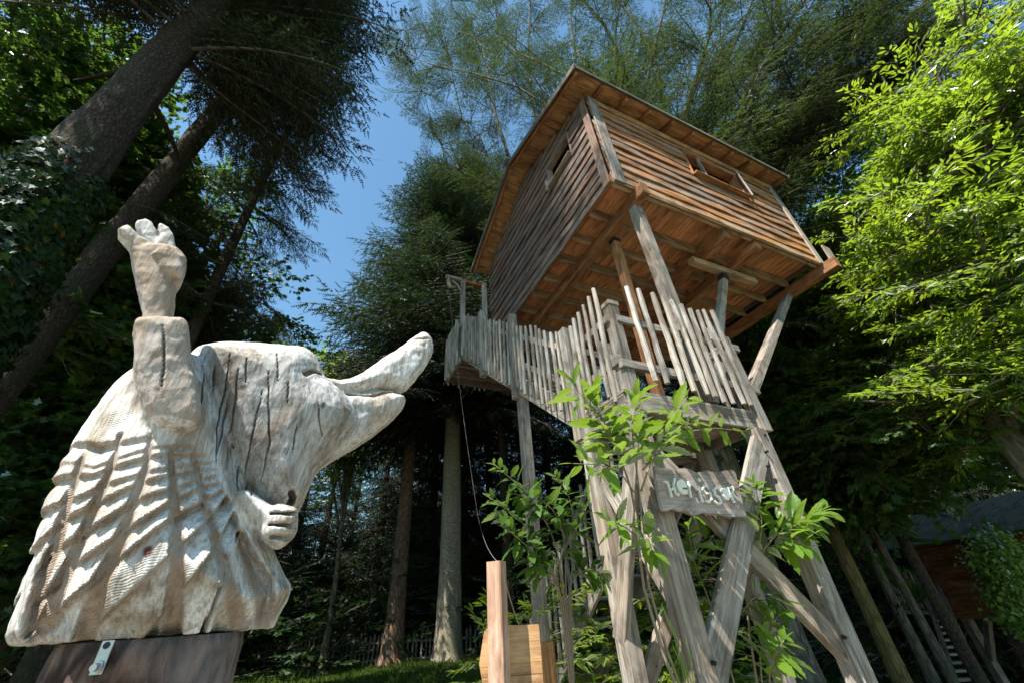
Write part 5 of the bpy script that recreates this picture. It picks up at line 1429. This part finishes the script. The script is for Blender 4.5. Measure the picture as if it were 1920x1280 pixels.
shoot(cs2, [A(1440, 1010, 2.4), A(1480, 985, 2.3), A(1525, 985, 2.2)], 11, .21, LS, .008, .2)
shoot(cs2, [b2, A(1340, 1150, 2.8), A(1300, 1050, 2.65), A(1290, 985, 2.55)], 15, .20, LS, .010, .5)
shoot(cs2, [A(1300, 1050, 2.65), A(1330, 1010, 2.6), A(1365, 985, 2.55)], 10, .19, LS, .008, .3)
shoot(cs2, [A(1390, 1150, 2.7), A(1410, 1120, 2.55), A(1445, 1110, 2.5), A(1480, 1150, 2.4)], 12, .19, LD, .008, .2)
shoot(cs2, [b2, A(1420, 1230, 2.7), A(1440, 1190, 2.6), A(1460, 1150, 2.5)], 14, .20, LS, .010, .4)
shoot(cs2, [b2, A(1440, 1270, 2.6), A(1450, 1230, 2.5), A(1470, 1200, 2.4)], 12, .19, LS, .010, .4)
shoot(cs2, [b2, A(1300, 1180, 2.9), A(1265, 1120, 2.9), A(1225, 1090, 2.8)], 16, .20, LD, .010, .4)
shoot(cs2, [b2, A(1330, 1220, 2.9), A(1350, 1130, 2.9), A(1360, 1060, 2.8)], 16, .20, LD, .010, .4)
cs3 = thing('chestnut_sapling', 'half shaded chestnut bush left of the stair legs over the thin slatted trunks', 'sapling', H(2.0, 3.4, -1.5), 0)
b3 = H(2.0, 3.5, -1.5)
for L_ in ([(1060, 1120, 3.4), (1040, 1000, 3.3), (985, 920, 3.2), (925, 868, 3.1)], [(1060, 1120, 3.4), (1060, 1000, 3.3), (1030, 940, 3.2), (965, 925, 3.1)], [(1065, 1120, 3.4), (1080, 1010, 3.35), (1070, 930, 3.3), (1040, 890, 3.2)],
           [(1055, 1120, 3.4), (1030, 1060, 3.3), (985, 1020, 3.2), (950, 990, 3.1)], [(1060, 1120, 3.4), (1045, 1050, 3.3), (1075, 1000, 3.3), (1100, 950, 3.3)], [(1062, 1120, 3.4), (1075, 1080, 3.4), (1110, 1060, 3.3), (1140, 1090, 3.2)],
           [(1060, 1120, 3.4), (1010, 1010, 3.3), (960, 960, 3.2), (915, 930, 3.1)], [(1060, 1120, 3.4), (1030, 1080, 3.3), (1000, 1060, 3.3), (1010, 1020, 3.2)]):
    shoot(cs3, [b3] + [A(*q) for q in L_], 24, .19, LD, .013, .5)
# dense ground bush behind the legs
P, R, S = [], [], []
for i in range(150):
    x = RNG.uniform(2.4, 5.2); y = RNG.uniform(3.8, 6.0); z_ = RNG.uniform(.05, 1.5)
    P.append(H(x, y, z_ - 1.5)); dd = RNG.normal(0, 1, 3); dd[2] = RNG.uniform(-.1, .7); R.append(dir_euler(dd)); S.append(RNG.uniform(.35, .7))
o = scatter('bush', P, R, S, CHE[0], CHE[1]); tag(o, 'low tangle of leafy shoots growing under the stair tower', 'bush')
# tall grass stalks
sg = thing('tall_grass', 'thin bright seeding grass stalks in front of the middle stair leg', 'grass stalks', H(2.45, 2.0, -1.5), 0)
for (x0, y0_, x1, y1_) in ((1290, 1275, 1240, 1130), (1295, 1275, 1255, 1160), (1300, 1278, 1285, 1190), (1285, 1278, 1262, 1210), (1275, 1278, 1250, 1225), (1115, 1278, 1100, 1240)):
    a, b_ = A(x0, y0_, 2.05), A(x1, y1_, 2.0)
    tube('stalk', [a - AZ * .6, a, (a + b_) / 2 + AX * .01, b_], [.004, .003, .0025, .001], LEAF_SH, sg, 4)
# ------------------------------------------------------------------ sawn post and arrow board seen from behind
def ow(x, y, d): return at_dist(x, y, d)
pd_ = 2.55
pt = ow(930, 1052, pd_)
post = thing('sawn_post', 'pinkish freshly sawn square post with a pale knot-free top', 'post', (pt[0], pt[1], 0), 0)
gdir = ground_dir(930, 1100); gn_ = np.array([gdir[0], gdir[1], 0]); gs = np.array([gdir[1], -gdir[0], 0])
rot = .45; fa = gn_ * cos(rot) + gs * sin(rot)
beam('timber', (pt[0], pt[1], 0), pt, .085, .085, fa, W_FRESH, post, ch=.006, segs=4, wav=.001)
bd = thing('direction_board', 'thick ochre pointed board, its blank back turned to the viewer, behind the sawn post', 'sign board', tuple(np.append(ow(960, 1220, 2.75)[:2], 0)), 0)
def obd(x, y, d): return at_dist(x, y, d)
c1, c2 = obd(898, 1190, 2.68), obd(1012, 1190, 2.68)
ex = (c2 - c1) * [1, 1, 0]; Lx = np.linalg.norm(ex); ex /= Lx; ey = np.array([-ex[1], ex[0], 0])
zt, zb_ = obd(955, 1174, 2.68)[2], obd(955, 1300, 2.68)[2] - .06
zm = (zt + zb_) / 2 + .0
out = [(0, zm + .02), (.028, zt - .012), (.04, zt - .004), (Lx * .6, zt + .004), (Lx, zt), (Lx, zb_), (Lx * .5, zb_ - .006), (.035, zb_ + .006)]
th_ = .075
A_ = [c1 * [1, 1, 0] + ex * x + AZ * z_ for x, z_ in out]; B_ = [p + ey * th_ + ex * 0 for p in A_]
n_ = len(out); Fs = [tuple(reversed(range(n_))), tuple(range(n_, 2 * n_))] + [(i, (i + 1) % n_, (i + 1) % n_ + n_, i + n_) for i in range(n_)]
uv = []
for f in Fs:
    for i in f: uv.append((out[i % n_][0] * 1.0 + (.3 if i >= n_ else 0), out[i % n_][1]))
add('board', A_ + B_, Fs, W_OCHRE, bd, uv)
beam('stake', (c1 + ex * Lx * .5 + ey * (th_ + .045)) * [1, 1, 0], (c1 + ex * Lx * .5 + ey * (th_ + .045)) * [1, 1, 0] + AZ * (zb_ + .12), .08, .08, ey, W_GREY, bd)
# thin wire from the post top to the stub post
def sagline(name, a, b_, sag, r_, mat, root, n=14):
    P = [a + (b_ - a) * (i / n) - AZ * sag * 4 * (i / n) * (1 - i / n) for i in range(n + 1)]
    tube(name, P, [r_] * (n + 1), mat, root, 5)
M_ROPE = plain('pale_rope', (.24, .21, .17), .9)
rope = thing('pull_rope', 'thin pale rope hanging from the carved porch beam down to the sawn post', 'rope', tuple(pt), 0)
ra = H(1.97, 7.33, 6.74)
sagline('upper_line', ra, H(2.0, 5.5, 1.2), .25, .0028, M_ROPE, rope)
sagline('middle_line', H(2.0, 5.5, 1.2), pt - AZ * .01 + gs * .02, .12, .0014, M_ROPE, rope)
sagline('lower_line', pt - AZ * .09 + gs * .045, H(2.36, 4.60, -.12), .22, .004, M_ROPE, rope)
# small far picket gate / rails under the stair
# ------------------------------------------------------------------ far cabin at the right edge
fc = at_dist(1748, 1143, 19.0); fe = at_dist(1960, 1150, 17.2); fdv = (fe - fc) * [1, 1, 0]; fdv /= np.linalg.norm(fdv)
fy = math.atan2(fdv[1], fdv[0]); FXv = fdv; FYv = np.array([-fdv[1], fdv[0], 0]); zf2 = fc[2]; zt2 = at_dist(1748, 1022, 19.0)[2]; GZ0 = -3.2
def G(x, y, z): return np.array([fc[0], fc[1], 0]) + FXv * x + FYv * y + AZ * z
fcab = thing('forest_cabin', 'reddish-brown plank cabin on stilts deep in the shade at the right edge', 'cabin', tuple(G(1.8, .5, GZ0)), fy)
W_RED = wood('red_brown_boards', (.22, .075, .04), (.46, .19, .10), (.16, .10, .07), .4)
mb = MB(); mb.beam(G(.1, 1.6, (zf2 + zt2) / 2), G(4.8, 1.6, (zf2 + zt2) / 2), 3.1, zt2 - zf2, AZ)
w2 = mb.build('wall', M_DARKIN, fcab)
zz_ = zf2
while zz_ < zt2:
    beam('wall_board', G(.05, .03, zz_ + .085), G(4.85, .03, zz_ + .085), .025, .165, AZ, W_RED, w2)
    beam('wall_board', G(.07, .05, zz_ + .085), G(.07, 3.15, zz_ + .085), .025, .165, AZ, W_RED, w2); zz_ += .175
beam('floor_beam', G(-.1, .0, zf2 - .1), G(5, .0, zf2 - .1), .12, .2, AZ, W_BEAM, fcab)
for x in (.5, 4.4):
    beam('post', G(x, .4, GZ0), G(x, .4, zf2 - .2), .2, .2, FYv, W_GREY, fcab)
    beam('strut', G(x + .0, .4, zf2 - 1.2), G(x + .8, .1, zf2 - .2), .14, .14, FYv, W_GREY, fcab)
rf = MB()
rf.beam(G(2.4, -.55, zt2 - .02), G(2.4, 1.6, zt2 + 1.0), 5.6, .06, AZ - FYv * .5); rf.beam(G(2.4, 3.75, zt2 - .02), G(2.4, 1.6, zt2 + 1.0), 5.6, .06, AZ + FYv * .5)
rf.build('roof', W_BARGE, fcab)
fst = thing('ladder_stair', 'steep weathered stair with slatted balcony leading up to the far shaded cabin', 'staircase', tuple(np.append(at_dist(1780, 1200, 15.5)[:2], GZ0)), fy)
LA, LB = at_dist(1733, 1100, 18.3), at_dist(1800, 1300, 13.6); RA, RB = at_dist(1757, 1092, 18.5), at_dist(1852, 1300, 13.8)
for a_, b_ in ((LA, LB), (RA, RB)):
    e_ = a_ + (b_ - a_) * 1.0
    if e_[2] > GZ0: e_ = a_ + (b_ - a_) * ((a_[2] - GZ0) / (a_[2] - b_[2]))
    beam('stringer', a_, e_, .07, .2, AZ, W_LEFT, fst, segs=4, wav=.006)
for i in range(17):
    f_ = (i + .5) / 16
    p, q = LA + (LB - LA) * f_, RA + (RB - RA) * f_
    q = q * [1, 1, 0] + AZ * p[2]
    beam('tread', p, q, .2, .04, AZ, W_GREY, fst)
br_ = beam('railing', at_dist(1690, 1103, 18.6), at_dist(1728, 1100, 18.6), .05, .08, AZ, W_GREY, fst)
for i in range(11):
    p = at_dist(1690 + i * 7.4, 1141, 18.5); picket(p, p + AZ * .95, br_, 1.6)
bal = beam('balcony', at_dist(1686, 1146, 18.9), at_dist(1762, 1146, 18.9), .9, .08, AZ, W_GREY, fst)
# creeper over its roof corner
P, R, S = [], [], []
for i in range(900):
    u = RNG.random(); c_ = at_dist(1858 + 75 * u + RNG.normal(0, 20), 1015 + 160 * u + RNG.normal(0, 14), 15.9 + RNG.normal(0, .2))
    P.append(c_); R.append(tuple(RNG.uniform(-1, 1, 3) * (1, 1, 3.14))); S.append(RNG.uniform(.9, 1.6))
V, Fs, mi = [], [], []; r = np.random.default_rng(9)
for k_ in range(9):
    add_leaf(V, Fs, mi, r.normal(0, .08, 3), r.normal(0, 1, 3), np.array([-.3, -.6, .9]) + r.normal(0, .4, 3), r.uniform(.05, .09), 'maple', r, mat=0)
CRP = gn_tree([src('creeper_cluster', V, Fs, (leafmat('creeper_leaf', (.16, .26, .05), (.26, .38, .09), (.4, .55, .10), .45, .08),), mi)])
o = scatter('creeper', P, R, S, CRP, 1); tag(o, 'light green creeper hanging over the corner of the far cabin', 'creeper')
pass
